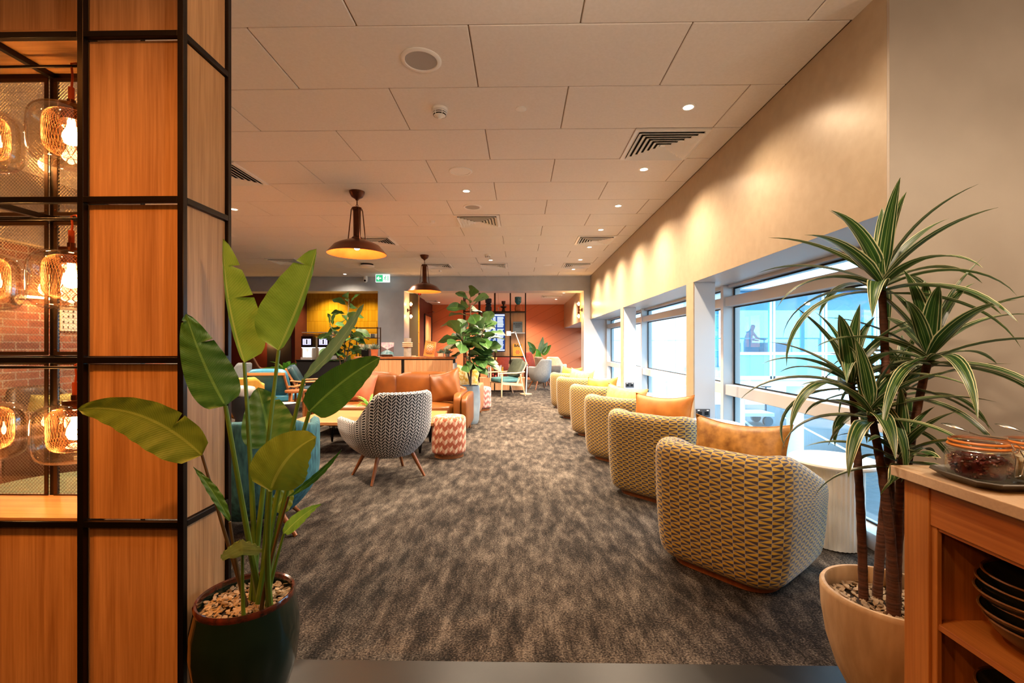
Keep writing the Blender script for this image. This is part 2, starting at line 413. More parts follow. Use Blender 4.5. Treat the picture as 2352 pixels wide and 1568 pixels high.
# ---------------- room shell ----------------
XW, ZC, ZS, XG = 1.75, 2.96, 1.88, 2.27     # bulkhead face, ceiling, window head, glass plane
YE, YF = 11.6, 16.5                         # grey end wall, terracotta wall
b = MB(); b.bx(-8.2, 2.4, 1.815, YF + .2, -.12, 0)
struct(b.build('floor', M['carpet'], smooth=False))
b = MB(); b.bx(-5.2, 3.4, -3.6, 1.815, -.12, .002)
struct(b.build('floor_entrance', M['steelplate'], smooth=False))
# screw heads along the plate edge
b = MB()
rowlines = [2.47 + .6 * k for k in range(-11, 17)]
for i, y0 in enumerate(rowlines[:-1]):
    y1 = min(y0 + .6, YE - .002)
    if y0 >= YE: break
    odd = (i - 11) % 2
    x = -.28 + (.6 if odd else 0) - 1.2 * 8
    while x < 3.6:
        xa, xb = max(x, -8.2), min(x + 1.2, XW if y0 > 2.1 else 3.4)
        if xb - xa > .02:
            b.bx(xa + .0035, xb - .0035, y0 + .0035, y1 - .0035, ZC, ZC + .02)
        x += 1.2
ce = struct(b.build('ceiling', M['ceil'], smooth=False, bevel=.005, seg=2))
b = MB(); b.bx(-8.4, 3.6, -3.8, YE + .2, ZC + .008, ZC + .2)
struct(b.build('ceiling_backing', M['joint'], smooth=False))
# right bulkhead above the windows and its soffit
b = MB(); b.bx(XW, XW + .03, 2.236, YE, ZS + .001, ZC)
struct(b.build('wall_right', M['gold'], smooth=False))
b = MB(); b.bx(XW + .001, XG + .06, 2.3, YE, ZS, ZS + .02); b.bx(XW + .03, XG + .3, 2.32, YE, ZS + .02, ZC + .1)
struct(b.build('ceiling_soffit', M['white_paint'], smooth=False))
# near right wall, facing the camera, plus unseen enclosure
b = MB(); b.prism([(XW, 2.22), (3.6, 2.22), (3.6, 2.5), (2.33, 2.5), (2.05, 2.3), (XW, 2.235)], 0, ZC + .05)
struct(b.build('wall_right_near', M['plaster_warm'], smooth=False))
b = MB(); b.bx(3.4, 3.6, -3.6, 2.2, 0, ZC + .05); b.bx(-5.2, 3.6, -3.8, -3.6, 0, ZC + .05); b.bx(-5.2, -5, -3.6, 2, 0, ZC + .05)
struct(b.build('wall_entrance', M['plaster_warm'], smooth=False))
# brick side wall of the left nook with a dropped plaster head
b = MB(); b.bx(-5.2, -5.0, 1.7, 7.4, 0, 2.26)
struct(b.build('wall_left', M['brick'], smooth=False))
b = MB(); b.bx(-5.2, -4.9, 1.7, 7.4, 2.26, ZC + .05)
struct(b.build('wall_left_head', M['plaster_warm'], smooth=False))
b = MB(); b.bx(-8.4, -8.2, 1.7, 13.2, 0, ZC + .1); b.bx(-8.4, -5.2, 7.2, 7.4, 0, ZC + .1)
struct(b.build('wall_left_far', M['maroon'], smooth=False))
# end wall: lintel, pier, right jamb
xl, xp, xr = px(868, YE), px(928, YE), px(1341, YE)
b = MB(); b.bx(-8.2, XW, YE, YE + .5, 2.6, ZC + .1); b.bx(xl, xp, YE, YE + .55, 0, 2.6); b.bx(xr, XG - .1, YE, YE + .5, 0, ZS); b.bx(xr, XW, YE, YE + .5, ZS, 2.6)
struct(b.build('wall_back', M['plaster'], smooth=False))
# coffee alcove behind the left opening
xa = px(700, 13.2)
b = MB(); b.bx(xa, xp, 13.2, 13.4, 0, ZC)
struct(b.build('wall_alcove', M['yellow_tile'], smooth=False))
b = MB(); b.bx(-8.3, xa, 12.6, 13.4, 0, ZC); b.bx(xa - .3, xa + .06, 12.5, 13.2, 0, ZC)
struct(b.build('wall_alcove_left', M['maroon'], smooth=False))
b = MB(); b.bx(-8.3, xp, YE + .5, 13.4, ZC - .05, ZC + .1)
struct(b.build('ceiling_alcove', M['ceil'], smooth=False))
b = MB(); b.bx(xp - .12, xp, YE + .56, 13.2, 0, ZC)
struct(b.build('wall_alcove_right', M['olive'], smooth=False))
# far room
xfl = px(993, YF)
b = MB(); b.bx(xfl - .3, 2.6, YF, YF + .2, 0, 2.75)
struct(b.build('wall_far', M['terracotta'], smooth=False))
d0 = V((xp - .02, YE + .56, 0)); d1 = V((xfl, YF, 0))
b = MB(); b.add([d0, d1, d1 - V((.1, 0, 0)), d0 - V((.1, 0, 0))] + [p + V((0, 0, 2.72)) for p in (d0, d1, d1 - V((.1, 0, 0)), d0 - V((.1, 0, 0)))],
      [(3, 2, 1, 0), (4, 5, 6, 7), (0, 1, 5, 4), (1, 2, 6, 5), (2, 3, 7, 6), (3, 0, 4, 7)])
struct(b.build('wall_far_left', M['maroon'], smooth=False))
b = MB(); b.bx(-4, 2.6, YE + .5, YF + .2, 2.68, 2.9)
struct(b.build('ceiling_far', M['ceil'], smooth=False))
b = MB(); b.bx(1.56, 1.59, YE + .5, YF, 1.84, 2.68)
struct(b.build('wall_far_right', M['gold'], smooth=False))
b = MB(); b.bx(1.59, XG + .2, YE + .5, YF, 1.84, 2.7)
struct(b.build('ceiling_far_soffit', M['white_paint'], smooth=False))
# ---------------- windows ----------------
def window(name, y0, y1, mull0, mull1, zs=ZS):
    f = MB()
    f.bx(2.17, XG + .03, y0, y1, .72, .83); f.bx(2.17, XG + .03, y0, y1, 1.65, 1.75)
    f.bx(2.14, XG + .05, y0, y1, 0, .10); f.bx(2.2, XG + .03, y0, y1, zs - .03, zs)
    for m_ in (mull0, mull1):
        if m_: f.bx(2.15, XG + .06, m_[0], m_[1], 0, zs)
    o = struct(f.build(name, M['winframe'], smooth=False, bevel=.004))
    g = MB()
    for a, c in ((.10, .72), (.83, 1.65), (1.75, zs - .03)):
        g.bx(XG - .004, XG + .004, y0, y1, a, c)
    g.build('glass', M['glass'], o, smooth=False)
    gk = MB()
    for a, c in ((.10, .72), (.83, 1.65), (1.75, zs - .03)):
        gk.bx(XG - .012, XG - .002, y0, y0 + .018, a, c); gk.bx(XG - .012, XG - .002, y1 - .018, y1, a, c)
        gk.bx(XG - .012, XG - .002, y0, y1, c - .014, c); gk.bx(XG - .012, XG - .002, y0, y1, a, a + .014)
    gk.build('gasket', M['black'], o, smooth=False)
    return o
window('window_1', 2.5, 4.93, None, (4.93, 5.0))
window('window_2', 5.0, 8.22, None, (8.22, 8.29))
window('window_3', 8.29, 11.52, None, (11.52, 11.6))
window('window_4', 12.1, 16.5, (12.1, 12.17), (14.2, 14.27), 1.84)
# white columns standing in front of the glazing (room side painted like the bulkhead)
for yc, nm in ((4.7, 'wall_column_near'), (7.89, 'wall_column_far')):
    b = MB(); b.bx(XW + .012, 1.97, yc, yc + .2, 0, ZS)
    struct(b.build(nm, M['white_paint'], smooth=False, bevel=.004))
    b = MB(); b.bx(XW, XW + .012, yc, yc + .2, 0, ZS)
    o = struct(b.build(nm.replace('wall_column', 'trim_column'), M['gold'], smooth=False))
# ---------------- ceiling fixtures ----------------
M['lens'] = emis('lamp_lens', (1, .86, .62, 1), 14)
M['screen_dark'] = P('dark_glass', '#08090c', .1)
def downlight(u, v, label, p=380, size=150):
    k = fl(u, v, ZC); x, y = k.x, k.y
    t = thing('downlight', label, 'ceiling light', (x, y, ZC), 0, 'recessed ceiling downlights')
    MB().lathe([(.036, -.001), (.036, -.006), (.05, -.005), (.053, 0), (.05, .001)], 28).build('trim_ring', M['white'], t)
    MB().lathe([(0, -.0035), (.0355, -.0035)], 24).build('lens', M['lens'], t)
    spot(x, y, ZC - .02, p, WARM, size, blend=1.0)
row = [(1581, 245, 'downlight nearest the camera beside the first square vent'), (1479, 388, 'second downlight from the front along the window side'),
       (1420, 472, 'third downlight from the front along the window side'), (1380, 527, 'downlight just before the second window-side vent'),
       (1354, 567, 'downlight just behind the second window-side vent'), (1333, 596, 'downlight just before the third window-side vent'),
       (1317, 618, 'farthest downlight of the window-side row')]
for (u, v, l), p_ in zip(row, (110, 225, 320, 360, 370, 350, 300)): downlight(u, v, 'small round recessed ' + l, p_, 146)
downlight(1071, 438, 'small round recessed downlight between the two middle ceiling speakers')
downlight(538, 480, 'small round recessed downlight beside the wooden pillar edge')
downlight(1127, 597, 'small round recessed downlight below the far smoke detector', 300)
downlight(792, 629, 'small round recessed downlight in front of the grey lintel, left of the camera dome', 60)
for i, (x, y, p) in enumerate(((1.2, 2.14, 40), (-3.6, 8.1, 400), (-3.6, 3.4, 240), (-2.2, 3.9, 240), (.1, 6.3, 560), (-2.6, 8.9, 200), (-6, 8.2, 260), (.35, 8.4, 620), (-3.2, 6.2, 200), (-.1, 10.0, 520))):
    spot(x, y, ZC - .02, p, WARM, 140, blend=1)  # added spots without fixtures, to brighten the room; the first continues the window row

def vent(x0, y0, label, s=.596):
    t = thing('air_vent', label, 'air vent', (x0 + s / 2, y0 + s / 2, ZC), 0, 'square ceiling air vents')
    MB().bx(-s / 2 + .03, s / 2 - .03, -s / 2 + .03, s / 2 - .03, -.001, .004).build('backing', M['dark'], t, smooth=False)
    h = s / 2; b = MB()
    def ring(a, c, z0, z1):
        vs = []
        for r, z in ((a, z0), (c, z1)): vs += [(-r, -r, z), (r, -r, z), (r, r, z), (-r, r, z)]
        b.add(vs, [(k, (k + 1) % 4, 4 + (k + 1) % 4, 4 + k) for k in range(4)])
    ring(h, h - .035, -.012, -.012); ring(h, h, 0, -.012)
    for k in range(6):
        a = h - .035 - k * .041; ring(a, a - .033, -.030, -.007)
    b.add([(-.02, -.02, -.012), (.02, -.02, -.012), (.02, .02, -.012), (-.02, .02, -.012)], [(0, 1, 2, 3)])
    b.build('louvre', M['white'], t, smooth=False, solid=.003)
vent(.918, 3.672, 'white square ceiling vent nearest the camera by the window side')
vent(-.878, 6.072, 'white square ceiling vent in the middle behind the second speaker')
vent(.918, 7.272, 'second white square vent from the front along the window side')
vent(.918, 9.672, 'third white square vent from the front along the window side')
vent(-2.68, 7.272, 'white square ceiling vent behind the large copper pendant')
vent(-.878, 9.672, 'white square ceiling vent far back in the middle')
vent(-3.28, 4.272, 'white square ceiling vent cut off by the wooden pillar edge')
vent(-5.08, 9.072, 'white square ceiling vent seen between the two tall banana leaves')
vent(-2.08, 9.672, 'white square ceiling vent behind the small copper pendant')

def speaker(u, v, r, label, flat=False):
    k = fl(u, v, ZC)
    t = thing('ceiling_speaker', label, 'speaker', (k.x, k.y, ZC), 0, 'round ceiling speakers')
    MB().lathe([(r * .78, -.004), (r * .8, -.009), (r * .95, -.009), (r, -.004), (r, .001)], 40).build('bezel', M['white'], t)
    MB().lathe([(0, -.004), (r * .79, -.004)], 40).build('grille', M['white'] if flat else M['grille'], t)
speaker(967, 138, .122, 'large round white ceiling speaker with grey grille nearest the camera')
speaker(1058, 393, .115, 'round all-white ceiling speaker, second from the front', True)
speaker(1085, 475, .115, 'round ceiling speaker with grey grille beside the middle vent')
speaker(1130, 609, .115, 'round flat white ceiling disc under the far downlight', True)
speaker(1260, 608, .115, 'round flat white ceiling disc left of the farthest window-side vent', True)
def detector(u, v, label, s=1.0):
    k = fl(u, v, ZC)
    t = thing('smoke_detector', label, 'smoke detector', (k.x, k.y, ZC), 0, 'white smoke detectors')
    MB().lathe([(.058 * s, .001), (.058 * s, -.016 * s), (.054 * s, -.02 * s), (0, -.02 * s)], 32).build('base', M['white'], t)
    MB().lathe([(.046 * s, -.02 * s), (.046 * s, -.05 * s), (0, -.05 * s)], 32).build('vent_slot', M['dark'], t)
    b = MB(); b.lathe([(.051 * s, -.022 * s), (.051 * s, -.030 * s), (.047 * s, -.030 * s), (.047 * s, -.022 * s)], 32)
    b.lathe([(.050 * s, -.036 * s), (.048 * s, -.043 * s), (.04 * s, -.043 * s)], 32); b.lathe([(.046 * s, -.049 * s), (.022 * s, -.058 * s), (.012 * s, -.07 * s), (0, -.071 * s)], 32)
    for a in range(6): b.bar((.049 * s * cos(a * pi / 3), .049 * s * sin(a * pi / 3), -.02 * s), (.047 * s * cos(a * pi / 3), .047 * s * sin(a * pi / 3), -.05 * s), .006, .006)
    b.build('cage', M['white'], t)
detector(1010, 250, 'white smoke detector with dark slots, nearest the camera')
detector(1120, 585, 'white smoke detector far back above a lit downlight')
def sensor(u, v, label, r=.034, h=.016, name='ceiling_sensor', cat='sensor'):
    k = fl(u, v, ZC)
    o = MB().lathe([(r, .001), (r, -h * .5), (r * .8, -h), (r * .3, -h * 1.15), (0, -h * 1.2)], 24).build(name, M['white'], loc=(k.x, k.y, ZC))
    tag(o, label, cat)
sensor(1197, 250, 'small flat round white emergency light beside the near smoke detector', .04, .008)
sensor(993, 507, 'small white ceiling sensor left of the middle vent', .035, .03)
sensor(1195, 549, 'tiny flat white ceiling sensor between the two far vents', .035, .006)
sensor(1011, 621, 'small white ceiling sensor left of the far middle vent', .035, .03)
sensor(672, 612, 'tiny white ceiling sensor between the tall banana leaves', .04, .008)
k = fl(843, 606, ZC)
t = thing('wifi_access_point', 'white disc access point over a dark painted shadow under the big copper pendant', 'access point', (k.x, k.y, ZC))
MB().lathe([(.13, .001), (.13, -.03), (0, -.03)], 28).build('shadow_disc', M['dark'], t)  # dark disc stands in for the shadow around the access point
MB().lathe([(.12, -.03), (.15, -.035), (.15, -.06), (.12, -.07), (0, -.072)], 32).build('housing', M['white'], t)
k = at(840, 636, 11.45)
t = thing('security_camera', 'white dome security camera below the ceiling left of the exit sign', 'security camera', (k.x, k.y, ZC))
MB().cyl((0, 0, .001), (0, 0, -.09), .05, .055).build('housing', M['white'], t)
MB().ball((0, -.01, -.11), .055).build('dome', M['white'], t)
MB().cyl((0, -.04, -.115), (0, -.068, -.125), .026, .024).build('lens', M['screen_dark'], t)
# exit sign
M['exit_green'] = emis('exit_green', (.05, .55, .22, 1), .75); M['exit_white'] = emis('exit_white', (.85, 1, .92, 1), .95)
k = at(879, 639, 11.2)
t = thing('exit_sign', 'glowing green exit sign with white arrow and running figure', 'exit sign', (k.x, k.y, k.z))
W2, H2 = .17, .095
MB().bx(-W2, W2, -.012, .03, -H2, H2).build('housing', M['exit_white'], t, smooth=False)
MB().bx(-W2 + .012, .005, -.015, -.011, -H2 + .012, H2 - .012).build('green_panel', M['exit_green'], t, smooth=False)
b = MB(); y = -.018
b.add([(-.145, y, 0), (-.095, y, .05), (-.08, y, .036), (-.103, y, .013), (-.03, y, .013), (-.03, y, -.013), (-.103, y, -.013), (-.08, y, -.036), (-.095, y, -.05)], [tuple(range(9))])
b.build('arrow', M['exit_white'], t, smooth=False)
b = MB(); y = -.014
b.ball((.075, y, .05), .012, .003, .012); 
for a, c in (((.07, y, .035), (.062, y, .0)), ((.07, y, .03), (.045, y, .018)), ((.045, y, .018), (.04, y, -.002)), ((.07, y, .03), (.095, y, .012)), ((.062, y, 0), (.085, y, -.022)), ((.085, y, -.022), (.075, y, -.055)), ((.062, y, 0), (.045, y, -.03)), ((.045, y, -.03), (.02, y, -.035))):
    b.bar(a, c, .012, .004, up=(0, 1, 0))
b.bx(.125, .14, y - .002, y + .002, -.06, .06)
b.build('running_figure', M['exit_green'], t, smooth=False)
MB().bx(-.06, .06, -.01, .03, H2, ZC - k.z).build('hanger', M['white'], t, smooth=False)
add_point(k.x, k.y - .12, k.z + .12, .8, (.5, 1, .8))

# ---------------- copper pendants ----------------
M['copper'] = noisy('aged_copper', '#4a2614', '#5a301a', 9, .3, .04, metal=.7)
M['copper_in'] = noisy('bright_copper_inside', '#d67a42', '#c06434', 7, .5, .05, metal=.2)
def pendant(u, v, zb, label):
    k = fl(u, v, ZC)
    t = thing('pendant_lamp', label, 'pendant lamp', (k.x, k.y, ZC), 0, 'copper factory pendants')
    MB().lathe([(.085, 0), (.082, -.02), (.06, -.06), (.02, -.085), (.012, -.1), (0, -.1)], 32).build('canopy', M['copper'], t)
    zt = zb - ZC            # rim height in local space
    top = zt + .145; yk = top + .37
    b = MB(); z = -.1; i = 0
    b.tube([(0, 0, -.09), (0, 0, -.14)], .006, 8)
    z = -.14; end = yk + .02
    n = max(2, int((z - end) / .036))
    for i in range(n):
        zc_ = z - (i + .5) * (z - end) / n; h = (z - end) / n * .68
        pts = [(.014 * cos(a) if i % 2 else 0, 0 if i % 2 else .014 * cos(a), zc_ + h * sin(a)) for a in [2 * pi * q / 12 for q in range(12)]]
        b.tube(pts, .0028, 6, closed=True)
    b.build('chain', M['copper'], t)
    b = MB()
    for a in range(4):
        an = a * pi / 2 + .6
        b.tube([(0, 0, yk), (.05 * cos(an), .05 * sin(an), yk - .004), (.062 * cos(an), .062 * sin(an), yk - .03), (.095 * cos(an), .095 * sin(an), top + .01)], .006, 8)
    b.build('stay', M['copper'], t)
    b = MB(); b.lathe([(0, yk), (.05, yk), (.05, yk - .03), (.042, yk - .03), (.04, top + .05), (.06, top + .03), (.06, top), (0, top)], 24)
    b.build('lamp_holder', M['copper'], t)
    sh = [(.05, top + .012), (.11, top + .005), (.20, top - .03), (.245, top - .055), (.262, top - .075), (.312, zt + .012), (.322, zt)]
    MB().lathe(sh, 56).build('shade', M['copper'], t, angle=50)
    MB().lathe([(r - .004, z - .004) for r, z in sh][::-1] + [(0, top)], 56).build('shade_lining', M['copper_in'], t, angle=50)
    MB().ball((0, 0, zt + .075), .035).build('light_bulb', M['lens'], t)
    add_point(k.x, k.y, zb + .06, 34, AMBER, .05)
pendant(820, 440, 2.265, 'large copper factory pendant lamp hanging nearer the camera')
pendant(975, 586, 2.265, 'copper factory pendant lamp farther back by the grey pier')

# ---------------- wall sconces on the portal jambs ----------------
M['bulbglow'] = emis('glowing_bulb', (1, .70, .38, 1), 16)
def sconce(x, y, z, sgn, label):
    t = thing('wall_sconce', label, 'wall lamp', (x, y, z), 0 if sgn > 0 else pi, 'twin globe sconces on the opening')
    MB().cyl((0, 0, 0), (.02, 0, 0), .045, n=24).build('backplate', M['copper'], t)
    b = MB(); b.tube([(.015, 0, 0), (.09, 0, 0)], .012); b.tube([(.09, 0, -.1), (.09, 0, .1)], .014)
    b.cyl((.09, 0, .06), (.09, 0, .1), .028, .03); b.cyl((.09, 0, -.06), (.09, 0, -.1), .028, .03)
    b.build('arm', M['copper'], t)
    for s in (1, -1):
        MB().ball((.09, 0, s * .16), .046, .046, .07).build('globe', M['amberglass'], t)
        MB().ball((.09, 0, s * .155), .026, .026, .04).build('light_bulb', M['bulbglow'], t)
        add_point(x + sgn * .16, y, z + s * .16, 9)
sconce(xp, 11.95, 2.14, 1, 'copper twin globe sconce on the left jamb of the far opening')
sconce(xr, 11.9, 2.14, -1, 'copper twin globe sconce on the right jamb by the windows')
# far room downlights
for u, v, l in ((1295, 672, 'far right'), (1277, 687, 'by the right wall behind it'), (1008, 694, 'left above the maroon wall')):
    k = fl(u, v, 2.68)
    t = thing('downlight', 'tiny round downlight in the far room ceiling, ' + l, 'ceiling light', (k.x, k.y, 2.68), 0, 'far room downlights')
    MB().lathe([(.036, 0), (.036, -.006), (.052, -.006), (.052, .001)], 20).build('trim_ring', M['white'], t)
    MB().lathe([(0, -.003), (.0355, -.003)], 20).build('lens', M['lens'], t)
for x, y, p in ((-1.8, 15.2, 460), (0, 15.2, 460), (1.1, 13.2, 300), (-.6, 13.6, 300), (-2.3, 13.2, 160)): spot(x, y, 2.66, p, WARM, 140)
for x, y, p in ((-5.4, 12.7, 170), (-4.3, 12.6, 120), (-6.6, 12.0, 50)): spot(x, y, 2.85, p, (1, .78, .4), 120)
# ---------------- oak and steel display cage (left) ----------------
YC0, YC1 = 1.5, 1.755
xe = px(421, YC0); PW = .02
posts = [xe - .0105 - .336 * k for k in range(6)]
zr = [.654, 1.198, 1.73, 2.277]
div = thing('room_divider', 'oak panelled display cage in a dark steel grid at the left edge', 'room divider', (xe, YC0, 0))
O = V((xe, YC0, 0))
def loc_(x, y, z): return V((x, y, z)) - O
def dpart(b, name, m, **k):
    b.v = [p - O for p in b.v]; return b.build(name, m, div, **k)
for i, x in enumerate(posts):
    for y in (YC0 + PW / 2, YC1 - PW / 2):
        b = MB(); b.bx(x - PW / 2, x + PW / 2, y - PW / 2, y + PW / 2, .003, ZC - .004)
        dpart(b, 'post', M['bronze'], smooth=False, bevel=.0015)
for z in [.02] + zr + [2.935]:
    b = MB()
    for y in (YC0 + PW / 2, YC1 - PW / 2):
        for a, c in zip(posts[1:], posts[:-1]): b.bx(a + PW / 2, c - PW / 2, y - PW / 2, y + PW / 2, z - PW / 2, z + PW / 2)
    for x in posts: b.bx(x - PW / 2, x + PW / 2, YC0 + PW, YC1 - PW, z - PW / 2, z + PW / 2)
    dpart(b, 'rail', M['bronze'], smooth=False, bevel=.0015)
lev = [.02] + zr + [2.935]
for z0, z1 in zip(lev[:-1], lev[1:]):
    b = MB(); b.bx(posts[1] + PW / 2 + .004, posts[0] - PW / 2 - .001, YC0 + .02, YC0 + .036, z0 + PW / 2 + .003, z1 - PW / 2 - .003)
    dpart(b, 'wood_panel', M['veneer'], smooth=False, bevel=.001)
    b = MB(); b.bx(xe - .026, xe - .012, YC0 + PW + .002, YC1 - PW - .002, z0 + PW / 2 + .003, z1 - PW / 2 - .003)
    dpart(b, 'wood_panel', M['veneer'], smooth=False, bevel=.001)
    b = MB(); b.bx(posts[1] - .004, posts[1] + .009, YC0 + PW + .002, YC1 - PW - .002, z0 + PW / 2 + .003, z1 - PW / 2 - .003)
    dpart(b, 'wood_panel', M['veneer'], smooth=False)
for k in range(1, 5):
    a, c = posts[k + 1] + PW / 2 + .002, posts[k] - PW / 2 - .002
    for z0, z1 in ((lev[0], lev[1]), (lev[4], lev[5])):
        b = MB(); b.bx(a, c, YC0 + .02, YC0 + .036, z0 + PW / 2 + .003, z1 - PW / 2 - .003)
        dpart(b, 'wood_panel', M['veneer'], smooth=False)
b = MB(); b.bx(posts[5], posts[1] - PW / 2 - .003, YC0 + .006, YC1 - .004, zr[0] + .0105, zr[0] + .02); dpart(b, 'shelf_board', M['veneer_h'], smooth=False)
b = MB(); b.bx(posts[5], posts[1] - PW / 2 - .003, YC0 + .006, YC1 - .004, zr[3] + .0105, zr[3] + .02); dpart(b, 'top_board', M['veneer_h'], smooth=False)
# riveted angle frames, wired glass
b = MB(); rv = MB()
for k in (1, 2, 3):
    for z0, z1 in zip(zr[:-1], zr[1:]):
        a, c = posts[k + 1] + .011, posts[k] - .011; z0 += .011; z1 -= .011; y = YC1 - .022
        for q in ((a, a + .014, z0, z1), (c - .014, c, z0, z1), (a + .014, c - .014, z0, z0 + .014), (a + .014, c - .014, z1 - .014, z1)):
            b.bx(q[0], q[1], y - .004, y, q[2], q[3])
        if k < 3:
            for x in (a + .007, c - .007):
                for z in (z0 + .02, (z0 + z1) / 2, z1 - .02): rv.ball((x, y - .004, z), .004, .003, .004, 8)
dpart(b, 'angle_frame', M['rivet'], smooth=False); dpart(rv, 'rivet', M['copper'])
M['wire'] = P('bright_wire', '#b8a58c', .35, .8)
for k in (1, 2):
    for z0, z1 in zip(zr[:-1], zr[1:]):
        a, c = posts[k + 1] + .012, posts[k] - .012; z0 += .012; z1 -= .012; y = YC1 - .012
        b = MB(); b.bx(a, c, y + .002, y + .005, z0, z1); dpart(b, 'wired_pane', M['clear'], smooth=False)
        b = MB(); st = .0135; W_, H_ = c - a, z1 - z0; n = int((W_ + H_) / st)
        for i in range(1, n + 1):
            s = i * st
            x0, zz0 = (s, 0) if s < W_ else (W_, s - W_); x1, zz1 = (0, s) if s < H_ else (s - H_, H_)
            b.tube([(a + x0, y, z0 + zz0), (a + x1, y, z0 + zz1)], .0006, 3, False)
            b.tube([(c - x0, y - .0012, z0 + zz0), (c - x1, y - .0012, z0 + zz1)], .0006, 3, False)
        dpart(b, 'wire_mesh', M['wire'])
for z in zr[1:]:
    b = MB(); b.cyl((posts[5], YC0 + .125, z - .03), (posts[1] - .002, YC0 + .125, z - .03), .005, n=10); dpart(b, 'hanging_rod', M['bronze'])
b = MB(); b.bx(-5.0, posts[5] - .012, YC0, YC0 + .2, 0, ZC)
struct(b.build('wall_entrance_left', M['plaster_warm'], smooth=False))
# glass and wire basket pendants inside the cage
M['cord'] = P('rust_red_cord', '#a0421c', .8); M['basket'] = P('copper_wire_basket', '#c98a5a', .35, .6)
M['filament'] = emis('glowing_filament_bulb', (1, .72, .34, 1), 22)
def sup(rm, zm, e=.42, n=14):
    return [(rm * abs(cos(t)) ** e if abs(cos(t)) > 1e-6 else 0, zm * (1 if sin(t) > 0 else -1) * abs(sin(t)) ** e) for t in [-pi / 2 + pi * i / n for i in range(n + 1)]]
glp = [(max(r, .0), z) for r, z in sup(.118, .104, .5, 20)]
glp = [p for p in glp if not (p[1] > .1 and p[0] < .03)] + [(.03, .104)]
def cage_lamp(x, zc, zrod, label):
    t = thing('glass_pendant', label, 'pendant lamp', (x, YC0 + .125, zc), 0, 'glass pendants in the display cage')
    MB().lathe(glp, 48).build('glass_shade', M['amberglass'], t)
    o = MB(); o.lathe([(max(r, .001), z + .012) for r, z in sup(.078, .078, .5, 22)][2:-3], 48)
    # diamond lattice: split quads into alternating diagonals
    o2 = MB(); nn = 48; rows = len(o.v) // nn
    for i in range(rows):
        for k_ in range(nn):
            p = o.v[i * nn + k_]
            an = 2 * pi * (k_ + (.5 if i % 2 else 0)) / nn; r = sqrt(p.x ** 2 + p.y ** 2)
            o2.v.append(V((r * cos(an), r * sin(an), p.z)))
    for i in range(0, rows - 2):
        for k_ in range(nn):
            if i % 2 == 0: f = [i * nn + k_, (i + 1) * nn + k_, (i + 2) * nn + k_, (i + 1) * nn + (k_ - 1) % nn]
            else: f = [i * nn + k_, (i + 1) * nn + (k_ + 1) % nn, (i + 2) * nn + k_, (i + 1) * nn + k_]
            o2.f.append(f); o2.uv.append(None); o2.mi.append(0)
    o2.build('wire_basket', M['basket'], t, wire=.0011, smooth=False)
    MB().lathe([(0, .135), (.012, .135), (.012, .118), (.036, .116), (.036, .102), (.03, .1), (.03, .06), (0, .06)], 24).build('lamp_holder', M['copper'], t)
    MB().lathe([(.011, .06), (.012, .04), (.024, .012), (.026, -.004), (.018, -.022), (0, -.028)], 24).build('light_bulb', M['filament'], t)
    h = zrod - zc
    b = MB(); b.tube([(0, 0, .13), (0, 0, .18)], .009, 10); b.tube([(0, 0, .17), (.004, .0, (h + .17) / 2), (.0, .0, h + .005), (.012, .006, h + .009), (.022, .004, h - .002), (.03, .002, h + .008)], .0035, 8)
    b.build('cord', M['cord'], t)
    add_point(x, YC0 + .125, zc - .0, 14, AMBER, .03)
names = ['top', 'middle', 'bottom']
for i, zc in enumerate((1.99, 1.478, .935)):
    for j, xk in enumerate((-1.608, -1.944)):
        cage_lamp(xk + (.014 if i == 2 else 0), zc, zr[3 - i] - .03 + .005, 'glass pendant with copper wire basket, %s of the %s' % (names[i], 'full column in the cage' if j == 0 else 'cut-off column at the left edge'))

# ---------------- bird of paradise in the green pot ----------------
M['glaze'] = noisy('dark_green_glaze', '#0c1a14', '#15261c', 5, .12, .02, coat=.6)
M['rimglaze'] = noisy('rust_rim_glaze', '#5a2414', '#1d1410', 40, .15, .05, coat=.5)
M['chips'] = noisy('pale_stone_chips', '#b09c80', '#7d6a55', 30, .8, .1)
M['soil'] = P('dark_soil', '#2a2018', .95)
M['bop'] = leafmat('banana_leaf_lime', '#6c9a2e', '#84ae42', '#b4c860', trans=.4, underside='#8aa845')
M['bop_d'] = leafmat('banana_leaf_dark', '#2c5a1e', '#3f7028', '#6d9a4a', trans=.22, underside='#6d8f5c')
M['bop_o'] = leafmat('banana_leaf_olive', '#5c7420', '#6d8428', '#93a548', trans=.3, underside='#879a5c')
M['bop_t'] = leafmat('banana_leaf_blue_green', '#5e8a68', '#78a07c', '#9dbd92', trans=.25)
M['stalk'] = noisy('green_stalk', '#5c7a26', '#4a6a24', 6, .4, .05); M['stalk_b'] = noisy('brown_stalk', '#5a4526', '#4a3a22', 6, .5, .05)
